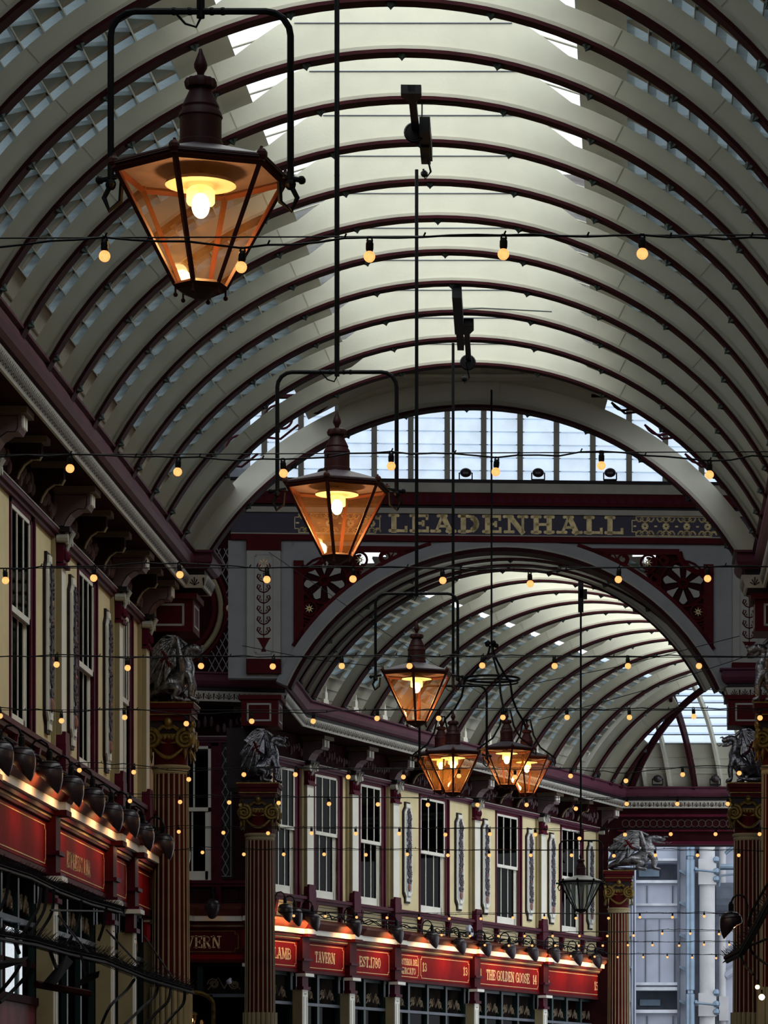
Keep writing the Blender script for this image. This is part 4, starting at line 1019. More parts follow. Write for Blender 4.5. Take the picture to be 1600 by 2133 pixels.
def make_block():
    t = thing('entablature_block', 'block', 'block')
    m = MB(); m.box(-.30, .36, -.33, .45, HZ(6.98), HZ(7.46)); m.box(-.34, .42, -.38, .45, HZ(7.44), HZ(7.52)); m.build('body', 'redd', t)
    m = MB(); frame_line(m, -.2, .2, HZ(7.07), HZ(7.36), .03, 0, .01, 0); o = m.build('front_panel_line', 'grey2', t); o.rotation_euler = (0, 0, -pi / 2); o.location = (.02, -.33, 0)
    m = MB(); frame_line(m, -.2, .3, HZ(7.07), HZ(7.36), .03, .36, .01, 0); m.build('side_panel_line', 'grey2', t)
    MB().box(-.28, .32, -.3, .45, HZ(5.9), HZ(6.98)).build('core', 'dark', t).location = (-.32, .34, 0)
    return t
blk = make_block()
for (c, lb, s), who in zip(CP, ('the near left beast', 'the beast beside the LAMB sign', 'the beast on the right', 'the distant beast', 'the half-hidden beast at the right edge')):
    if who == 'the distant beast': continue
    o = put(blk, (c[0], c[1], 0), 0, f'maroon entablature block with a framed panel above {who}', 'entablature blocks')
    if s < 0: o.scale = (-1, 1, 1)
# ---- silver winged beasts
def skin(name, verts, edges, rad, m, parent, lv=2):
    me = bpy.data.meshes.new(name); me.from_pydata(verts, edges, []); me.materials.append(M[m])
    o = bpy.data.objects.new(name, me); COL.objects.link(o); o.parent = parent
    md = o.modifiers.new('skin', 'SKIN'); md.use_smooth_shade = True
    for i, sv in enumerate(me.skin_vertices[0].data):
        sv.radius = rad[i] if isinstance(rad[i], tuple) else (rad[i], rad[i]); sv.use_root = (i == 0)
    ss = o.modifiers.new('sub', 'SUBSURF'); ss.levels = 1; ss.render_levels = lv
    return o
def make_dragon():
    t = thing('dragon_statue', 'dragon', 'statue')
    V = [(-.06, 0, .24), (.08, 0, .28), (.18, 0, .42), (.20, 0, .56), (.15, 0, .68), (.18, 0, .79), (.28, 0, .80), (.42, 0, .74),
         (-.20, 0, .20), (-.32, 0, .13), (-.35, .06, .06), (-.22, .16, .05), (.0, .20, .05), (.12, .18, .09), (.16, .17, .16)]
    Ed = [(0, 1), (1, 2), (2, 3), (3, 4), (4, 5), (5, 6), (6, 7), (0, 8), (8, 9), (9, 10), (10, 11), (11, 12), (12, 13), (13, 14)]
    Rd = [.15, .15, .145, .10, .085, .085, .07, .045, .11, .07, .05, .045, .035, .02, .035]
    for s in (-1, 1):
        b = len(V)
        V += [(.22, s * .10, .40), (.27, s * .13, .24), (.25, s * .13, .06), (.35, s * .13, .025), (-.04, s * .13, .22), (.10, s * .17, .20), (.02, s * .17, .06), (.16, s * .17, .025)]
        Ed += [(2, b), (b, b + 1), (b + 1, b + 2), (b + 2, b + 3), (0, b + 4), (b + 4, b + 5), (b + 5, b + 6), (b + 6, b + 7)]
        Rd += [.07, .05, .035, .03, .10, .075, .04, .032]
    skin('body', V, Ed, Rd, 'silver', t)
    m = MB()
    m.tube([(.24, 0, .73), (.33, 0, .68), (.41, 0, .66)], [.04, .032, .015], 6)            # lower jaw
    m.tube([(.42, 0, .68), (.47, 0, .66), (.50, 0, .69)], [.012, .01, .004], 5)             # tongue
    for s in (-1, 1):
        m.tube([(.17, s * .05, .85), (.08, s * .08, .93), (.02, s * .09, .94)], [.03, .02, .005], 6)
        m.ball((.29, s * .055, .83), .022, 6, 5); m.tube([(.36, s * .03, .77), (.41, s * .04, .82), (.45, s * .03, .81)], [.02, .015, .006], 5)
        m.tube([(.14, s * .06, .76), (.05, s * .10, .72)], [.03, .004], 5)
    for k in range(9):
        a = k / 8; x = .10 - .18 * a - .03 * sin(a * 3); z = .86 - .5 * a; m.prism([(x, z), (x + .05, z - .02), (x - .05, z + .03 + .01)], 'y', -.01, .01)
    m.build('head_details', 'silver', t)
    for s in (-1, 1):
        m = MB(); y = s * .17
        wr = (.06, .93)
        tips = [(-.16, .90), (-.30, .74), (-.38, .50), (-.38, .22), (-.24, .16), (-.10, .30), (.06, .50)]
        out = [wr]
        for i, tp in enumerate(tips):
            out.append(tp)
            if 1 <= i < len(tips) - 1:
                nx = tips[i + 1]; mx = ((tp[0] + nx[0]) / 2, (tp[1] + nx[1]) / 2); out.append((mx[0] + (wr[0] - mx[0]) * .12, mx[1] + (wr[1] - mx[1]) * .12))
        vs = [(x, y + s * (.05 if (x, z) in tips else .0) - s * .012, z) for x, z in out] + [(x, y + s * (.05 if (x, z) in tips else .0) + s * .012, z) for x, z in out]
        n = len(out); c0 = len(vs); vs += [(-.1, y + s * .03 - s * .03, .6), (-.1, y + s * .03 + s * .03, .6)]
        fs = [((i + 1) % n, i, c0) for i in range(n)] + [(n + i, n + (i + 1) % n, c0 + 1) for i in range(n)] + [(i, (i + 1) % n, n + (i + 1) % n, n + i) for i in range(n)]
        m.add(vs, fs)
        for tp in tips[:-1]: m.tube([(wr[0], y + s * .02, wr[1]), ((wr[0] + tp[0]) / 2 - .02, y + s * .06, (wr[1] + tp[1]) / 2 + .03), (tp[0], y + s * .05, tp[1])], [.028, .02, .008], 6)
        m.tube([(.14, s * .10, .42), (.12, y + s * .03, .62), (wr[0], y + s * .02, wr[1])], [.05, .04, .035], 7)
        m.build('wing', 'silver', t)
        m = MB(); m.box(-.09, -.05, y + s * .045, y + s * .07, .50, .72) if False else m.tube([(-.13, y + s * .065, .72), (-.03, y + s * .065, .50)], .022, 4); m.tube([(-.16, y + s * .065, .57), (-.02, y + s * .065, .65)], .02, 4)
        m.build('red_cross', 'redd', t)
    return t
drg = make_dragon()
dl = ['silver winged dragon statue on the near left column, head turned right', 'silver winged dragon statue left of the LAMB range, with a red cross on its wing',
      'silver winged dragon statue facing left on the right hand column before the office tower', 'distant long silver dragon statue stretching right towards the office tower', 'silver dragon statue cut off by the right edge of the photo, highest on the right']
for (c, lb, s), d in zip(CP, dl):
    o = put(drg, (c[0] + .05 * s, c[1] - .05, HZ(5.98)), 0 if s > 0 else pi, d, 'silver dragon statues')
    if 'distant' in d: o.scale = (1.75, 1, 1.0); o.location.x += .35
# ================================================================== LANTERNS
def lantern(name, label, c, lit=True, rot=0, br_h=.84, br_w=.42, rod_top=None, n=6, arms=True, s=1.0, open_top=False, power=16, roof='roofc'):
    """c = centre of the rim"""
    t = thing(name, label, 'lantern', c, rot)
    Rr, Rb = .385 * s, .115 * s; H = .50 * s; ph = pi / n * 0
    A = [(cos(ph + 2 * pi * k / n), sin(ph + 2 * pi * k / n)) for k in range(n)]
    fm = MB()
    for k in range(n):
        a, b = A[k], A[(k + 1) % n]
        fm.tube([(a[0] * Rr, a[1] * Rr, 0), (a[0] * Rb, a[1] * Rb, -H)], [.015, .012], 4)
        fm.tube([(a[0] * Rr, a[1] * Rr, 0), (b[0] * Rr, b[1] * Rr, 0)], .017, 4)
        fm.tube([(a[0] * Rr * 1.03, a[1] * Rr * 1.03, .022), (b[0] * Rr * 1.03, b[1] * Rr * 1.03, .022)], .013, 4)
        fm.tube([(a[0] * Rb, a[1] * Rb, -H), (b[0] * Rb, b[1] * Rb, -H)], .014, 4)
        fm.ball((a[0] * Rb, a[1] * Rb, -H - .045), .011, 6, 4); fm.tube([(a[0] * Rb, a[1] * Rb, -H), (a[0] * Rb, a[1] * Rb, -H - .04)], .005, 5)
        fm.tube([(a[0] * Rr, a[1] * Rr, .0), (a[0] * Rr * 1.02, a[1] * Rr * 1.02, .065)], [.022, .006], 6)
        fm.ball((a[0] * Rr * 1.03, a[1] * Rr * 1.03, .03), .026, 6, 5)
    fm.lathe([(Rb, -H), (Rb * .95, -H - .02), (Rb * .45, -H - .045), (.02, -H - .06)], n, ph=ph)
    fm.build('frame', 'black' if not lit else 'frame', t)
    gp = MB()
    for k in range(n):
        a, b = A[k], A[(k + 1) % n]; q = .985
        gp.add([(a[0] * Rr * q, a[1] * Rr * q, 0), (b[0] * Rr * q, b[1] * Rr * q, 0), (b[0] * Rb * q, b[1] * Rb * q, -H), (a[0] * Rb * q, a[1] * Rb * q, -H)], [(0, 1, 2, 3)])
    gp.build('glass_panes', 'amber' if lit else 'clear', t)
    rf = MB().lathe([(Rr * 1.06, .015), (Rr * 1.06, .03), (.26 * s, .078 * s), (.105 * s, .125 * s)], n, ph=ph).build('roof', roof if lit else 'grey2', t)
    MB().lathe([(.10, .12), (.100, .15), (.094, .155), (.094, .255), (.10, .262), (.095, .28), (.082, .30), (.085, .31), (.066, .35), (.05, .385), (.045, .395)], 20).build('chimney', 'cap', t, smooth=True)
    MB().lathe([(.045, .385), (.066, .395), (.072, .415), (.062, .435), (.03, .447), (.015, .45)], 24, lobes=12, la=.06).build('cowl', 'cap', t, smooth=True)
    MB().lathe([(.013, .445), (.018, .465), (.030, .485), (.031, .50), (.022, .525), (.010, .555), (.007, .57), (.001, .575)], 12).build('finial', 'cap', t, smooth=True)
    m = MB(); m.lathe([(.16, -.045), (.155, -.03), (.08, -.015), (.06, .0)], 24); m.build('reflector', 'mould', t, smooth=True)
    m = MB(); m.lathe([(.058, -.13), (.064, -.12), (.064, -.07), (.05, -.055), (.03, -.045)], 16); sh = m.build('bulb_shade', 'mantle' if lit else 'clear', t)
    bulb = MB().ball((0, 0, -.135), .041, 12, 9, (1, 1, 1.4)).build('bulb', 'filament' if lit else 'clear', t, smooth=True)
    MB().tube([(0, 0, -.10), (0, 0, .1)], .016, 8).build('bulb_stem', 'black', t)
    if lit:
        l = bpy.data.lights.new('lantern_light', 'POINT'); l.energy = power; l.color = (1, .50, .17); l.shadow_soft_size = .05
        o = bpy.data.objects.new('lantern_light', l); COL.objects.link(o); o.parent = t; o.location = (0, 0, -.215)
    if arms:
        bw = br_w; r = .0155; k = .11
        loc = Matrix.Rotation(-rot, 4, 'Z')
        pts = [(-bw, 0, -.03), (-bw, 0, br_h - k)] + [(-bw + k - k * cos(radians(a)), 0, br_h - k + k * sin(radians(a))) for a in (20, 45, 70)] + [(-bw + k, 0, br_h), (bw - k, 0, br_h)] + [(bw - k + k * sin(radians(a)), 0, br_h - k + k * cos(radians(a))) for a in (20, 45, 70)] + [(bw, 0, br_h - k), (bw, 0, -.03)]
        m = MB(); m.tube([loc @ Vector(p) for p in pts], r, 8)
        for sx in (-1, 1):
            m.ball(loc @ Vector((sx * bw, 0, -.04)), .026, 8, 6)
            m.tube([loc @ Vector(p) for p in ((sx * (bw + .05), 0, -.02), (sx * (bw - .01), 0, -.01), (sx * (Rr - .01), 0, .0))], .013, 6)
            m.tube([loc @ Vector(p) for p in ((sx * bw, 0, -.04), (sx * (bw + .03), 0, -.10), (sx * (bw + .005), -.01, -.16), (sx * (bw - .045), -.01, -.12), (sx * (bw - .05), 0, -.03))], .012, 6)
            m.ball(loc @ Vector((sx * (bw + .05), 0, -.02)), .02, 6, 5)
        for x in (-.12, -.05, .05, .1): m.ball(loc @ Vector((x, 0, br_h)), .019, 6, 5)
        m.tube([loc @ Vector(p) for p in ((-.12, 0, br_h), (-.07, 0, br_h - .055), (-.02, 0, br_h - .07), (.0, 0, br_h - .03), (0, 0, br_h))], .006, 5)
        m.build('hanging_bracket', 'black', t)
        if rod_top:
            m = MB(); m.tube([(0, 0, br_h - .03), (0, 0, rod_top - c[2])], .019, 8)
            z = br_h + .2
            while z < rod_top - c[2] - .2: m.ball((0, 0, z), .021, 8, 5, (1, 1, .8)); z += 1.25
            m.tube([(.02, 0, br_h), (.035, .01, br_h + .6), (.022, 0, br_h + 1.4), (.02, 0, rod_top - c[2] - .1)], .004, 4)
            m.build('hanging_rod', 'black', t)
    return t
M['frame'] = mat('dark oxblood lantern frame', (.055, .012, .009), .5, var=.25)
CR = HZ(10.42)
L1 = P(418, 366, 16.0); L2 = P(702, 1018, 26.2); L3 = P(868, 1406, 38.0); L4 = P(944, 1572, 46.5)
lantern('hanging_lantern', 'largest lit hexagonal gas-style lantern, hanging highest and nearest at top left', L1, rot=radians(-90 - 10), br_h=.74, br_w=.405, rod_top=CR, power=13)
lantern('hanging_lantern', 'second largest lit hanging lantern, in front of the left part of the lettered arch', L2, rot=radians(-90 - 6), br_h=.86, br_w=.44, rod_top=CR, power=21)
lantern('hanging_lantern', 'third lit hanging lantern, in front of the far arcade roof', L3, rot=radians(-90 - 2), br_h=.87, br_w=.44, rod_top=HZ(10.15), power=21)
lantern('hanging_lantern', 'fourth lit hanging lantern, just left of the lantern cluster and above the far range', L4, rot=radians(-90 + 3), br_h=.90, br_w=.44, rod_top=HZ(10.15), power=21)
L6 = P(1210, 1838, 68.0)
lantern('hanging_lantern', 'small unlit clear glass lantern on a long rod before the last far range window', L6, lit=False, rot=radians(-90 - 8), br_h=.80, br_w=.41, rod_top=HZ(10.1), n=8, s=1.05)
# cluster of three on one curved stem
cc = P(1024, 1574, 52.0)
t = CH = thing('lantern_chandelier', 'black iron chandelier with a ring and curved arms carrying three lit lanterns', 'chandelier', (cc.x, cc.y, cc.z))
zt, zr = P(0, 1345, 52).z - cc.z, P(0, 1414, 52).z - cc.z
m = MB(); m.tube([(.41 * cos(q * pi / 18), .41 * sin(q * pi / 18), zr) for q in range(36)], .017, 6, closed=True); m.tube([(.39 * cos(q * pi / 18), .39 * sin(q * pi / 18), zr - .05) for q in range(36)], .012, 5, closed=True); m.build('ring', 'black', t)
m = MB(); m.tube([(0, 0, zt), (0, 0, P(0, 812, 52).z - cc.z)], .014, 8); z = zt + .5
while z < zt + 3.4: m.ball((0, 0, z), .02, 8, 5); z += 1.1
m.build('rod', 'black', t)
m = MB()
for k in range(5): m.ball((.07 * cos(k * 1.3), .05 * sin(k * 1.3), zt + .01 * k), .035, 6, 5)
m.tube([(-.10, 0, zt + .03), (-.05, 0, zt + .07), (0, 0, zt + .02), (.09, 0, zt - .02)], .014, 5); m.build('junction', 'black', t)
zl = .52
for k, ph in enumerate((-79, 41, 161)):
    a = radians(ph); d = Vector((sin(a), cos(a), 0))
    pts = [(0.02, zt), (.05, zt - .12), (.16, zt - .26), (.30, zt - .42), (.40, zr), (.45, zr - .25), (.55, zr - .42), (.70, zr - .58), (.755, zr - .72), (.76, zl + .08)]
    m = MB(); m.tube([(d.x * r_, d.y * r_, z) for r_, z in pts], .016, 6)
    side = Vector((1, 0, 0)); b = d * .76
    for s in (-1, 1):
        m.tube([(b.x + s * o_ , b.y, z) for o_, z in ((.0, zl + .06), (.05, zl + .07), (.065, zl + .0), (.10, zl - .16), (.20, zl - .34), (.34, zl - .44), (.42, zl - .50), (.42, zl - .58), (.37, zl - .54))], .013, 6)
    m.build('curved_arm', 'black', t)
    ln = lantern('lantern', ['lit lantern of the three-lamp cluster, mostly hidden behind the fourth hanging lantern', 'lit lantern of the three-lamp cluster, farthest right and lowest', 'lit lantern of the three-lamp cluster, the middle and nearest one'][k],
            (b.x, b.y, 0), rot=radians(-90 + (10, -8, 14)[k]), arms=False, power=21)
    ln.parent = CH; del ln['category']
# ---- winding gear on the roof
def winch(label, x, y0, y1, flip):
    """long box and pulley bar fixed under the rib crowns, running along the arcade"""
    t = thing('winding_gear', label, 'winch', (x, y0, CR), radians(1.9))
    L = y1 - y0
    m = MB()
    if flip:
        m.box(-.06, .06, 0, L * .50, -.16, -.02); m.box(-.045, .045, L * .45, L * .75, -.14, -.04); o = m.build('gear_box', 'black', t)
        m = MB(); m.box(.06, .13, L * .42, L * .94, -.12, -.05); m.prism([(.04, L * .40), (.19, L * .40), (.19, L * .46), (.12, L * .53), (.06, L * .53)], 'z', -.14, -.04); m.build('pulley_bar', 'black', t)
        wx, wy = .085, L * .95
    else:
        m.box(.01, .12, L * .50, L * .98, -.18, -.02); m.box(.0, .10, L * .72, L, -.2, -.06); m.build('gear_box', 'black', t)
        m = MB(); m.box(-.075, -.0, 0, L * .62, -.10, -.03); m.prism([(-.145, 0), (.06, 0), (.06, L * .06), (.0, L * .13), (-.075, L * .13), (-.145, L * .06)], 'z', -.12, -.03); m.build('pulley_bar', 'black', t)
        wx, wy = -.05, L * .60
    m = MB(); m.tube([(wx + .09 * cos(q * pi / 10), wy, -.12 + .09 * sin(q * pi / 10)) for q in range(20)], .02, 5, closed=True); m.merge(MB().lathe([(.08, -.02), (.08, .02)], 16), Matrix.Translation((wx, wy, -.12)) @ Matrix.Rotation(pi / 2, 4, 'X'))
    m.build('pulley_wheel', 'black', t)
    m = MB(); m.tube([(.03, L * .6, -.03), (.05, L * .3, -.02), (.3, L * .28, -.02), (1.2, L * .28, -.06)], .008, 4); m.build('conduit', 'tealb', t)
    m = MB(); m.tube([(.06, L * .9, -.15), (.10, L, -.28), (.04, L, -.36), (.02, L, -.25)], .012, 5); m.ball((.03, L, -.3), .04, 6, 5); m.build('hook', 'black', t)
winch('black winding gear with pulley wheel under the roof, above the third hanging lantern', -2.195, 35.7, 38.05, False)
winch('black winding gear with pulley wheel under the roof, above the fourth hanging lantern', -2.21, 44.4, 48.6, True)
t = thing('winding_gear', 'small black box fixing under the far roof, above the unlit lantern', 'winch', (L6.x, 68.0, HZ(9.7)))
MB().box(-.05, .05, -.1, .1, 0, .62).build('gear_box', 'black', t); MB().box(-.02, .12, -.1, .1, .25, .42).build('side_box', 'black', t)

# ================================================================== FESTOON LIGHTS
ROWS = [
 ([(-62, 560), (218, 535), (504, 558), (770, 536), (1049, 531), (1338, 530), (1620, 538)], 512, 495, 15.5),
 ([(-80, 985), (146, 977), (371, 984), (590, 987), (815, 972), (1034, 984), (1253, 971), (1478, 990), (1700, 975)], 958, 946, 20.5),
 ([(11, 1210), (196, 1205), (374, 1198), (556, 1208), (736, 1207), (922, 1210), (1104, 1217), (1289, 1208), (1474, 1206), (1655, 1207)], 1190, 1186, 24.7),
 ([(-30, 1390), (118, 1385), (266, 1392), (419, 1388), (569, 1389), (712, 1388), (853, 1388), (1005, 1387), (1155, 1388), (1308, 1388), (1457, 1388)], 1372, 1374, 29.4),
 ([(0, 1492), (128, 1502), (259, 1495), (388, 1508), (524, 1503), (653, 1503), (786, 1497), (914, 1497), (1047, 1495), (1181, 1495), (1311, 1495), (1445, 1493), (1583, 1496)], 1483, 1484, 33.4),
 ([(165, 1605), (279, 1609), (393, 1624), (508, 1614), (616, 1614), (726, 1619), (841, 1619), (956, 1617), (1073, 1619), (1189, 1617), (1304, 1627), (1422, 1614), (1540, 1611)], 1604, 1603, 38.6),
 ([(168, 1668), (271, 1669), (375, 1671), (478, 1672), (581, 1673), (685, 1675), (787, 1676), (892, 1677), (995, 1677), (1097, 1677), (1200, 1685), (1306, 1675), (1411, 1675), (1516, 1675)], 1664, 1665, 42.3),
 ([(372, 1733), (465, 1735), (558, 1736), (649, 1736), (741, 1737), (832, 1737), (928, 1739), (1020, 1738), (1115, 1739), (1207, 1747), (1302, 1739), (1397, 1738), (1491, 1738), (1583, 1738)], 1728, 1730, 46.6),
 ([(422, 1776), (508, 1780), (591, 1780), (675, 1780), (762, 1781), (848, 1780), (933, 1782), (1019, 1782), (1106, 1782), (1191, 1782), (1279, 1783), (1365, 1782), (1453, 1782), (1539, 1782)], 1773, 1775, 50.6),
 ([(612, 1908), (678, 1909), (743, 1911), (806, 1912), (873, 1913), (936, 1914), (1002, 1914), (1068, 1912), (1134, 1912), (1200, 1913), (1268, 1913), (1333, 1911), (1401, 1911), (1467, 1909)], 1903, 1905, 66.0),
 ([(920, 1948), (979, 1950), (1038, 1950), (1093, 1950), (1151, 1950), (1207, 1950), (1265, 1950), (1320, 1949), (1380, 1945), (1438, 1945), (1498, 1946)], 1944, 1941, 72.6),
 ([(1010, 1969), (1060, 1970), (1109, 1970), (1157, 1970), (1206, 1970), (1256, 1970), (1308, 1969), (1359, 1969), (1415, 1970), (1467, 1968), (1519, 1968)], 1964, 1964, 76.7),
 ([(1189, 1992), (1239, 1993), (1287, 1994), (1340, 1994), (1390, 1994), (1442, 1995), (1492, 1996)], 1988, 1991, 82.3),
]
ba = MB().ball((0, 0, -.037), .0255, 12, 9)
bs = MB().lathe([(.008, .035), (.013, .03), (.017, .02), (.017, -.005), (.014, -.014)], 10)
bs.tube([(-.012, 0, .03), (-.006, 0, .05), (.006, 0, .05), (.012, 0, .03)], .004, 4)
bp = bsp = None
for ri_, (bl, ya, yb, D) in enumerate(ROWS):
    a = P(bl[0][0], bl[0][1], D)
    t = thing('festoon_light_string', f'string of warm round bulbs on twin cables, {ORD[ri_]} from the top of the photo', 'string lights', (a.x, D, a.z), 0, 'strings of festoon bulbs')
    x0 = min(P(bl[0][0], 0, D).x - .4, -6.4 if D < 60 else 99); x1 = max(P(bl[-1][0], 0, D).x + .35, 1.85 if D < 60 else -99)
    if D > 60: x0 = P(bl[0][0], 0, D).x - .25; x1 = P(min(bl[-1][0] + 40, 1535), 0, D).x
    m = MB(); ZA = P(0, ya, D).z; ZB = P(0, yb, D).z
    pxa, pxb = VX + x0 * FPX / D, VX + x1 * FPX / D
    m.tube([(x0 - a.x, 0.01, ZA - a.z + .02), (x1 - a.x, 0.01, ZB - a.z + .02)], .0035 if D < 60 else .005, 5); m.build('messenger_wire', 'black', t)
    rnd = random.Random(ri_); pts = [(x0 - a.x, 0, ZA - a.z + .01)]
    B3 = []
    for (bx, by) in bl:
        q = P(bx, by, D); B3.append(Vector((q.x - a.x, 0, q.z - a.z + .085 - .0)))
    for b0, b1 in zip(B3[:-1], B3[1:]):
        for k in range(5):
            u = k / 5; p = b0.lerp(b1, u); p.z += .004 * sin(u * pi) * rnd.uniform(-3, 3) + rnd.uniform(-.002, .002); pts.append(p)
    pts += [B3[-1], (x1 - a.x, 0, ZB - a.z + .01)]
    m = MB(); m.tube(pts, .0052 if D < 60 else .0065, 5)
    for k in range(0, len(pts) - 1, 3): m.tube([Vector(pts[k]) , Vector(pts[k]) + Vector((.01, 0, .02))], .004, 4)
    m.build('cable', 'black', t)
    for b in B3:
        if bp is None:
            bp = ba.build('bulb', 'warm', t, smooth=True); bsp = bs.build('socket', 'black', bp); o = bp
        else: o = copy_tree(bp, t)
        o.location = (b.x, 0, b.z - .045); o.rotation_euler = (0, rnd.uniform(-.09, .09), 0)
# loose thin wires crossing the crossing
for i, (a, b) in enumerate((((560, 1150, 57), (1010, 1450, 66)), ((505, 1345, 60), (800, 1390, 62)), ((1120, 1500, 60), (1600, 1352, 53)), ((1080, 1430, 62), (1540, 1325, 56)))):
    A, B_ = P(*a), P(*b); t = thing('stay_wire', f'thin slack wire in front of the lettered arch, {ORD[i]} of four from the left', 'wire', A)
    MB().tube([Vector((0, 0, 0)), (B_ - A) * .5 - Vector((0, 0, .05)), B_ - A], .006, 4).build('wire', 'black', t)

# ================================================================== SPOTLIGHTS ALONG THE FASCIAS
def make_spot():
    t = thing('spotlight', 'spot', 'spotlight')
    n = 18; m = MB(); prof = [(.02, .140, 0), (.07, .134, 0), (.112, .11, 0), (.142, .065, 0), (.155, .01, .05), (.152, -.04, .4), (.130, -.08, .9), (.105, -.10, 1.25)]
    def shell_(off):
        vs = []
        for r, z, k in prof:
            for q in range(n):
                a = 2 * pi * q / n; vs.append(((r - off) * cos(a), (r - off) * sin(a) * .95, z - off - k * (.085 * cos(a) + .02)))
        return vs
    vs = shell_(0) + shell_(.008); N = len(prof) * n; fs = []
    for i in range(len(prof) - 1):
        for q in range(n):
            q2 = (q + 1) % n; fs.append((i * n + q, i * n + q2, (i + 1) * n + q2, (i + 1) * n + q)); fs.append((N + i * n + q, N + (i + 1) * n + q, N + (i + 1) * n + q2, N + i * n + q2))
    b = (len(prof) - 1) * n
    for q in range(n): q2 = (q + 1) % n; fs.append((b + q, b + q2, N + b + q2, N + b + q))
    fs.append(tuple(range(n))); m.add(vs, fs)
    sh = m.build('shade', 'lamp', t, smooth=True)
    m = MB(); m.tube([(.1455 * cos(2 * pi * q / 24), .138 * sin(2 * pi * q / 24), .055 - .02 * cos(2 * pi * q / 24)) for q in range(24)], .006, 4, closed=True); m.tube([(.113 * cos(2 * pi * q / 24), .107 * sin(2 * pi * q / 24), .110) for q in range(24)], .005, 4, closed=True); m.build('shade_rib', 'black', sh)
    m = MB(); m.lathe([(.035, .145), (.035, .24), (.025, .25), (.025, .27)], 10); m.box(-.02, .02, -.045, .045, .2, .23); m.build('socket', 'black', t)
    MB().tube([(0, 0, .26), (-.03, 0, .33), (-.09, 0, .37), (-.16, 0, .36), (-.21, 0, .30), (-.225, 0, .22), (-.22, 0, .06)], .013, 6).build('arm', 'black', t)
    MB().ball((-.02, 0, .0), .05, 10, 7).build('bulb', 'spot', t)
    return t
spp = make_spot()
def spotlight(F, px, py, i, where, x=.42, on=True, group=None, en=8.0):
    u = F.u(px, x); w_ = F.w(x, u); D = w_[1]; z = P(0, py, D).z
    o = put(spp, (w_[0], w_[1], z), F.rz, where, group)
    l = bpy.data.lights.new('spot_beam', 'SPOT'); l.energy = en; l.color = (1, .50, .20); l.spot_size = radians(150); l.spot_blend = .5; l.shadow_soft_size = .05
    lo = bpy.data.objects.new('spot_beam', l); COL.objects.link(lo); q = F.w(x + .03, u); lo.location = (q[0], q[1], z - .17)
    d = Vector(F.w(.02, u)) - Vector(F.w(x, u)); d.z = .02; lo.rotation_euler = d.to_track_quat('-Z', 'Y').to_euler()
pn = [(-2, 1570), (45, 1582), (103, 1610), (148, 1640), (193, 1664), (232, 1695), (267, 1708), (298, 1737), (340, 1757), (375, 1777)]
for i, (a, b) in enumerate(pn): spotlight(F1, a, b, i, f'dark snail-shaped spotlight over the near red fascia, {ORD[i]} from the left', group='snail-shaped spotlights of the near range')
pf = [(594, 1897), (614, 1905), (651, 1915), (738, 1928), (826, 1943), (900, 1953), (957, 1967), (1010, 1972), (1061, 1977), (1109, 1983), (1154, 1985), (1201, 1992), (1241, 1998), (1281, 2006)]
for i, (a, b) in enumerate(pf): spotlight(F2, a, b, i, f'dark snail-shaped spotlight over the far red fascia, {ORD[i]} from the left', group='snail-shaped spotlights of the far range', en=13.0)
o = put(spp, P(443, 1888, 65.5), F3.rz, 'unlit snail-shaped spotlight inside the dark side passage', None)
m = MB()
o = put(spp, P(1523, 1920, 56.0), pi, 'lit snail-shaped spotlight in front of the right hand column', None); o.scale = (1.15, 1.15, 1.15)
l = bpy.data.lights.new('spot_beam', 'POINT'); l.energy = 5; l.color = (1, .55, .22); l.shadow_soft_size = .03
lo = bpy.data.objects.new('spot_beam', l); COL.objects.link(lo); lo.location = P(1535, 1935, 56.0)
# cable tangle and conduit rails behind the spotlights
for F, ua, ub, zc in ((F1, 36, 51.5, HZ(4.02)), (F2, .5, 18.6, HZ(4.02))):
    m = MB(); rnd = random.Random(5)
    for k in range(3):
        pts = []; u = ua
        while u < ub: pts.append(F.w(.22 + rnd.uniform(-.05, .08), u, zc + rnd.uniform(-.03, .09))); u += .22
        m.tube(pts, .012, 4)
    m.tube([F.w(.2, ua, zc + .12), F.w(.2, ub, zc + .12)], .012, 5)
    tag(m.build('supply_cable', 'black'), f'tangled black supply cable lying on the cornice of the {"near" if F is F1 else "far"} range', 'cable')
# small uplighters on the eaves of the far roof and near floods
for i, (px, py, D) in enumerate(((651, 1466, 69.3), (718, 1484, 71.4), (785, 1500, 73.2), (835, 1512, 74.5), (890, 1527, 76.0), (1152, 1592, 82.0), (1196, 1612, 83.4), (1245, 1626, 84.9))):
    flood(f'dark box floodlight on the plum cornice of the far roof, {ORD[i]} from the left', (P(px, py, D).x, D, HZ(8.08)), -AX, 'eaves_floodlight', 1.0, 'black')
for i, px in enumerate((1370, 1490)):
    flood(f'round dark floodlight at the foot of the glazed hip, {"left" if i == 0 else "right"} of two', (P(px, 0, 86.6).x, 86.6, HZ(8.12)), -pi / 2, 'eaves_floodlight', 1.1)
# cream stepped brackets at the rib feet of the far roof
for i in range(9):
    e = eavept(69.6 + 1.4 * i); t = thing('rib_shoe', f'small stepped ivory cheek on the cornice between far roof ribs, {ORD[i]} from the left', 'bracket', (e[0] - .02, e[1], HZ(8.08)), -AX)
    MB().prism([(-.12, 0), (.12, 0), (.12, .12), (.07, .14), (.07, .26), (.03, .28), (0, .40), (-.03, .28), (-.05, .26), (-.05, .14), (-.12, .12)], 'x', -.03, .03).build('cheek', 'white', t)

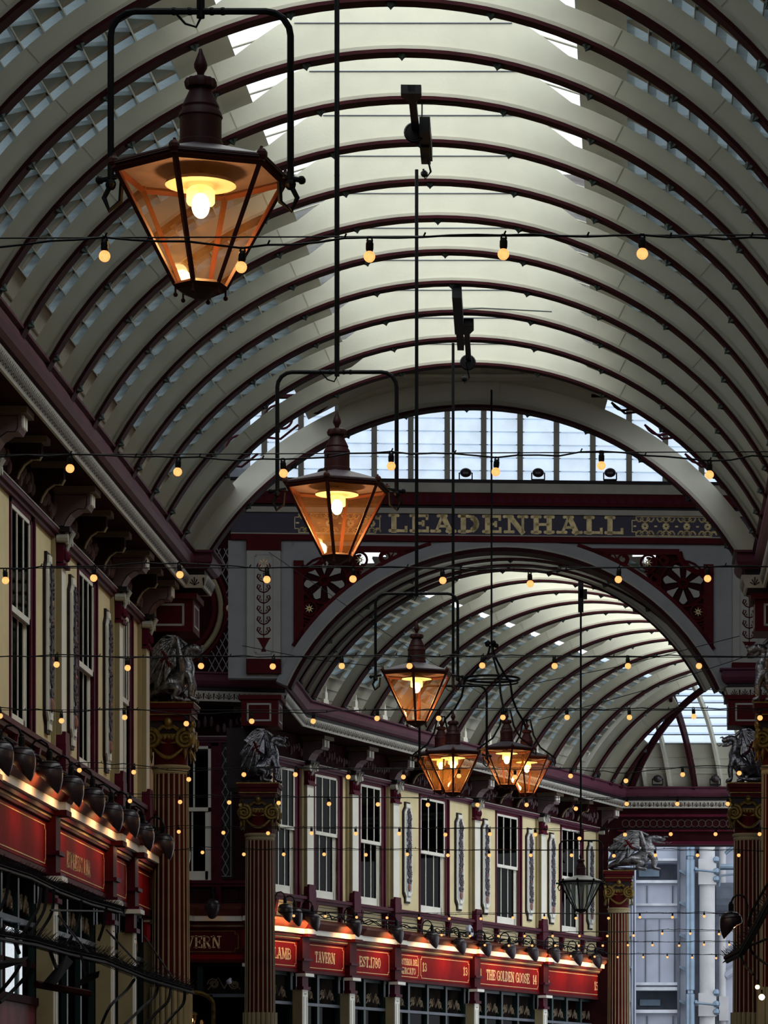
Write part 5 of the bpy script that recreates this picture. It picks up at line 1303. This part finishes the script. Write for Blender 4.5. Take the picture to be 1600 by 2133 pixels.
# ================================================================== SPIKED AWNING RAILS
def spiked(label, pts, arms, rail_r=.022, sp=.05, ln=.10, name='awning_frame', bars=()):
    a = pts[0]; t = thing(name, label, 'awning frame', a)
    rel = [p - a for p in pts]
    m = MB(); m.tube(rel, rail_r, 6); m.tube([p + Vector((.02, .0, -.05)) for p in rel], rail_r * .8, 6); m.build('rail', 'black', t)
    m = MB(); rnd = random.Random(len(label))
    for p, q in zip(rel[:-1], rel[1:]):
        n = int((q - p).length / sp)
        for k in range(n):
            c = p.lerp(q, k / n)
            for s in (-1, 1):
                m.tube([c, c + Vector((s * ln * .75, rnd.uniform(-.04, .04), ln * rnd.uniform(.5, 1)))], [.005, .0025], 3, caps=False)
            m.tube([c + Vector((-.04, 0, -.07)), c + Vector((.05, .02, .03))], .006, 3, caps=False)
    tag(m.build('spikes', 'black', t), kind='stuff')
    for cpts in arms:
        b = [P(*c) - a for c in cpts]
        sm = []
        for i in range(len(b) - 1):
            p0, p1, p2, p3_ = b[max(i - 1, 0)], b[i], b[i + 1], b[min(i + 2, len(b) - 1)]
            for k in range(4):
                u = k / 4; sm.append(.5 * ((2 * p1) + (p2 - p0) * u + (2 * p0 - 5 * p1 + 4 * p2 - p3_) * u * u + (3 * p1 - p0 - 3 * p2 + p3_) * u ** 3))
        sm.append(b[-1]); MB().tube(sm, .018, 6).build('arm', 'black', t)
    for (c0, c1, r_) in bars: MB().tube([P(*c0) - a, P(*c1) - a], r_, 6).build('strut', 'black', t)
spiked('upper black spiked awning rail under the near red fascia', [P(-10, 1797, 37), P(60, 1820, 38.6), (P(120, 1850, 40.3)), P(185, 1875, 42.3), P(250, 1893, 44.2)],
       [[(85, 1850, 38.5), (80, 1890, 38.4), (60, 1925, 38.2), (45, 1950, 38)], [(98, 1850, 38.7), (92, 1895, 38.6), (70, 1935, 38.4), (58, 1960, 38.2)], [(112, 1852, 39), (108, 1900, 39), (85, 1940, 38.8), (72, 1965, 38.6)],
        [(170, 1875, 41.2), (165, 1915, 41.2), (150, 1950, 41), (140, 1965, 41)], [(18, 1815, 37.5), (14, 1860, 37.5), (0, 1895, 37.4)], [(222, 1890, 43), (215, 1930, 43), (205, 1960, 43)]],
       bars=[((105, 1896, 38.8), (215, 1898, 42.5), .012)])
spiked('lower black spiked awning rail crossing in front of the near fluted column', [P(-10, 1944, 34), P(70, 1958, 35.5), P(140, 1978, 37), P(215, 1995, 38.6), P(300, 2030, 40.2), P(400, 2060, 42)],
       [[(42, 2010, 35), (30, 2030, 35), (10, 2055, 35), (-10, 2075, 35)], [(60, 2000, 35.4), (55, 2030, 35.4), (30, 2060, 35.4), (0, 2088, 35)], [(280, 2040, 39.8), (262, 2065, 39.6), (230, 2095, 39), (212, 2133, 39)],
        [(330, 2050, 41), (322, 2075, 41), (295, 2100, 40.6), (260, 2135, 40)], [(356, 2055, 41.5), (350, 2085, 41.4), (325, 2110, 41.2), (300, 2140, 41)], [(385, 2062, 42), (382, 2090, 42), (360, 2115, 41.8), (335, 2145, 41.6)]],
       ln=.13, bars=[((122, 1908, 39), (184, 1986, 37.5), .014), ((222, 1937, 42), (290, 2010, 39.6), .012), ((300, 1950, 45), (362, 2040, 41), .012), ((105, 1983, 36.5), (118, 2018, 36.4), .02), ((168, 1985, 37), (178, 2033, 37), .012)])
t = thing('heater_lamp', 'angular black heater head hanging beside the ochre shop post at lower left', 'heater', P(120, 2020, 36.8))
a = P(120, 2020, 36.8)
MB().hexa([P(90, 2046, 36.6) - a, P(118, 2050, 36.6) - a, P(153, 2003, 36.8) - a, P(138, 1990, 36.8) - a], [P(90, 2046, 36.9) - a, P(118, 2050, 36.9) - a, P(153, 2003, 37.1) - a, P(138, 1990, 37.1) - a]).build('housing', 'black', t)
MB().tube([P(75, 2050, 36.7) - a, P(186, 2070, 37.4) - a], .04, 6).build('cross_bar', 'soffit', t)
t = thing('heater_lamp', 'long black heater head at the lower left edge of the photo', 'heater', P(30, 2000, 35.6)); a = P(30, 2000, 35.6)
MB().hexa([P(-30, 2030, 35.4) - a, P(52, 2004, 35.6) - a, P(60, 1992, 35.8) - a, P(-30, 2008, 35.4) - a], [P(-30, 2030, 35.8) - a, P(52, 2004, 36) - a, P(60, 1992, 36.1) - a, P(-30, 2008, 35.8) - a]).build('housing', 'black', t)
MB().tube([P(40, 1986, 35.7) - a, P(30, 1960, 35.6) - a], .02, 6).build('stem', 'black', t)
t = thing('heater_lamp', 'slim black heater head in front of the dark green shopfront at lower left', 'heater', P(180, 2040, 38.5)); a = P(180, 2040, 38.5)
MB().hexa([P(150, 2062, 38.4) - a, P(205, 2036, 38.6) - a, P(208, 2022, 38.6) - a, P(175, 2032, 38.5) - a], [P(150, 2062, 38.7) - a, P(205, 2036, 38.9) - a, P(208, 2022, 38.9) - a, P(175, 2032, 38.8) - a]).build('housing', 'black', t)
MB().box(-.03, .03, -.02, .02, .05, .2).build('stem', 'black', t)
spiked('black spiked awning rail at the lower right edge in front of the fluted column', [P(1512, 1995, 47), P(1545, 1978, 45.5), P(1575, 1925, 44), P(1605, 1868, 42.5)],
       [[(1540, 1985, 45.5), (1552, 2010, 45.4), (1570, 2030, 45)], [(1555, 1960, 45), (1572, 1990, 45), (1600, 2010, 44.5)], [(1545, 1975, 45.5), (1575, 1965, 45), (1610, 1950, 44)], [(1560, 1930, 44.4), (1566, 1900, 44.2), (1600, 1840, 43)]],
       rail_r=.035, ln=.12)
t = thing('fascia_globe', 'small glowing bulb at the lower right edge, upper of two', 'bulb', P(1578, 2056, 44)); MB().ball((0, 0, 0), .028, 10, 7).build('globe', 'spot', t); MB().tube([(0, 0, .02), (0, 0, .09)], .012, 6).build('socket', 'black', t)
t = thing('fascia_globe', 'bright glowing bulb at the lower right edge, lower of two', 'bulb', P(1587, 2077, 43.5)); MB().ball((0, 0, 0), .036, 10, 7).build('globe', 'filament', t); MB().tube([(0, 0, .02), (0, 0, .09)], .012, 6).build('socket', 'black', t)

# ================================================================== OFFICE TOWER OUTSIDE
TD = 105.0
def TX(px, D=TD): return (px - VX) * D / FPX
def TZ(py, D=TD): return EYE + (VY - py) * D / FPX
t = thing('office_tower', 'silver grey high-tech office tower with pipes and concrete columns seen through the far opening', 'building', (TX(1400), TD, 0))
M['ledge'] = mat('pale metal ledge', (.60, .62, .68), .5)
def tb(nm, mt, items, parent=t):
    for (x0, x1, y0, y1, d0, d1) in items: MB().box(TX(x0) - TX(1400), TX(x1) - TX(1400), d0, d1, TZ(y1), TZ(y0)).build(nm, mt, parent)
bk = MB().box(-6, 6, 2.2, 2.6, 0, 10.6).build('core_wall', 'cladd', t)
tb('facade_panel', 'clad', [(1325, 1411, 1700, 1796, .3, .5), (1325, 1411, 1836, 1912, .25, .5), (1325, 1411, 1912, 2060, .3, .5), (1325, 1411, 2106, 2250, .25, .5), (1240, 1318, 1700, 2400, .9, 1.1)])
tb('recess', 'cladd', [(1325, 1411, 1796, 1836, .9, 1.0), (1325, 1411, 2060, 2106, .9, 1.0)])
tb('ledge', 'ledge', [(1322, 1412, 1788, 1793, .0, .5), (1322, 1412, 1833, 1839, .05, .5), (1322, 1412, 1881, 1886, .15, .5), (1322, 1412, 2046, 2052, .1, .5), (1322, 1412, 2056, 2063, .0, .5), (1322, 1412, 2103, 2110, .05, .5)])
tb('panel_joint', 'cladd', [(1347, 1349, 1844, 1880, .2, .3), (1400, 1402, 1844, 1880, .2, .3), (1344, 1346, 1914, 2046, .26, .35), (1373, 1374, 1914, 2046, .26, .35), (1404, 1406, 1914, 2046, .22, .35), (1347, 1349, 2116, 2250, .2, .3), (1401, 1403, 2116, 2250, .2, .3)])
tb('plaque', 'steel', [(1331, 1374, 1806, 1822, .8, .9), (1333, 1376, 2080, 2093, .8, .9)])
tb('vertical_fin', 'clad', [(1303, 1314, 1700, 2400, .2, .8), (1316, 1319, 1700, 2400, .0, .4), (1322, 1325, 1700, 2400, -.1, .4), (1417, 1429, 1700, 2400, .2, .7)])
tb('dark_fin', 'cladd', [(1411, 1416, 1700, 2400, -.1, .6), (1319, 1321, 1700, 2400, .0, .3), (1447, 1457, 1700, 2400, .5, .9), (1492, 1499, 1700, 2400, .6, 1.0)])
m = MB()
for y in (1742, 1812, 1878, 1945, 2012, 2083):
    m.prism([(TX(1415) - TX(1400), TZ(y)), (TX(1428) - TX(1400), TZ(y + 2)), (TX(1428) - TX(1400), TZ(y + 12)), (TX(1415) - TX(1400), TZ(y + 4))], 'y', -.12, .1)
    m.prism([(TX(1304) - TX(1400), TZ(y + 2)), (TX(1316) - TX(1400), TZ(y)), (TX(1316) - TX(1400), TZ(y + 4)), (TX(1304) - TX(1400), TZ(y + 10))], 'y', .0, .25)
m.build('cleat', 'steel', t)
def vcyl(nm, mt, px0, px1, y, segs, parent=t):
    cx = (TX(px0) + TX(px1)) / 2 - TX(1400); r = (TX(px1) - TX(px0)) / 2
    return MB().lathe([(r * k, TZ(py)) for py, k in segs], 28, cx, y).build(nm, mt, parent, smooth=True)
vcyl('steel_pipe', 'steel', 1428.5, 1447, -.4, [(2400, 1), (2072, 1), (2070, .7), (2064, .7), (2063, 1), (1793, 1), (1792, .75), (1786, .75), (1785, 1), (1700, 1)])
vcyl('concrete_column', 'concrete', 1457, 1490, .1, [(2400, .98), (1700, .98)])
vcyl('concrete_column', 'concrete', 1496, 1514, .9, [(2400, 1), (1700, 1)])
m = MB()
for (y0, y1) in ((1790, 1843), (2069, 2117)): MB().box(TX(1455) - TX(1400), TX(1492) - TX(1400), -.22, .5, TZ(y1), TZ(y0)).build('concrete_collar', 'concrete', t)
m.box(TX(1499) - TX(1400), TX(1519) - TX(1400), .5, 1.2, TZ(2125), TZ(2074)); m.build('concrete_collar', 'concrete', t)
m = MB()
for y in (1814, 2090):
    m.tube([(TX(1447) - TX(1400), -.45, TZ(y)), (TX(1490) - TX(1400), -.4, TZ(y + 4))], .035, 8)
    for k in (-22, 2, 18): m.ball((TX(1492) - TX(1400), -.2, TZ(y + k)), .11, 8, 5)
    m.ball((TX(1448) - TX(1400), -.3, TZ(y)), .10, 8, 5)
m.tube([(TX(1500) - TX(1400), 0, TZ(1806)), (TX(1560) - TX(1400), 0, TZ(1806))], .09, 10); m.tube([(TX(1498) - TX(1400), 0, TZ(1846)), (TX(1502) - TX(1400), 0, TZ(1824)), (TX(1560) - TX(1400), 0, TZ(1818))], .03, 6)
m.build('pipe_bracket', 'steel', t)
m = MB(); m.tube([(TX(1492) - TX(1400), .8, TZ(1870)), (TX(1580) - TX(1400), .8, TZ(1870))], .5, 16); m.build('duct', 'cladd', t)
m = MB(); m.box(TX(1512) - TX(1400), TX(1560) - TX(1400), 1.0, 1.4, TZ(2400), TZ(1700)); m.tube([(TX(1512) - TX(1400), .9, TZ(2030)), (TX(1560) - TX(1400), .9, TZ(1995))], .12, 6); m.build('rear_cladding', 'clad', t)
m = MB(); m.tube([(TX(1488) - TX(1400), .6, TZ(1730)), (TX(1512) - TX(1400), .6, TZ(1748)), (TX(1560) - TX(1400), .6, TZ(1748))], .05, 6); m.tube([(TX(1512) - TX(1400), .6, TZ(1775)), (TX(1560) - TX(1400), .6, TZ(1735))], .05, 6); m.build('brace', 'steel', t)

# ================================================================== GROUND
t = MB().box(-14, 14, -8, 125, -.2, 0).build('floor', 'stone'); tag(t, kind='structure')
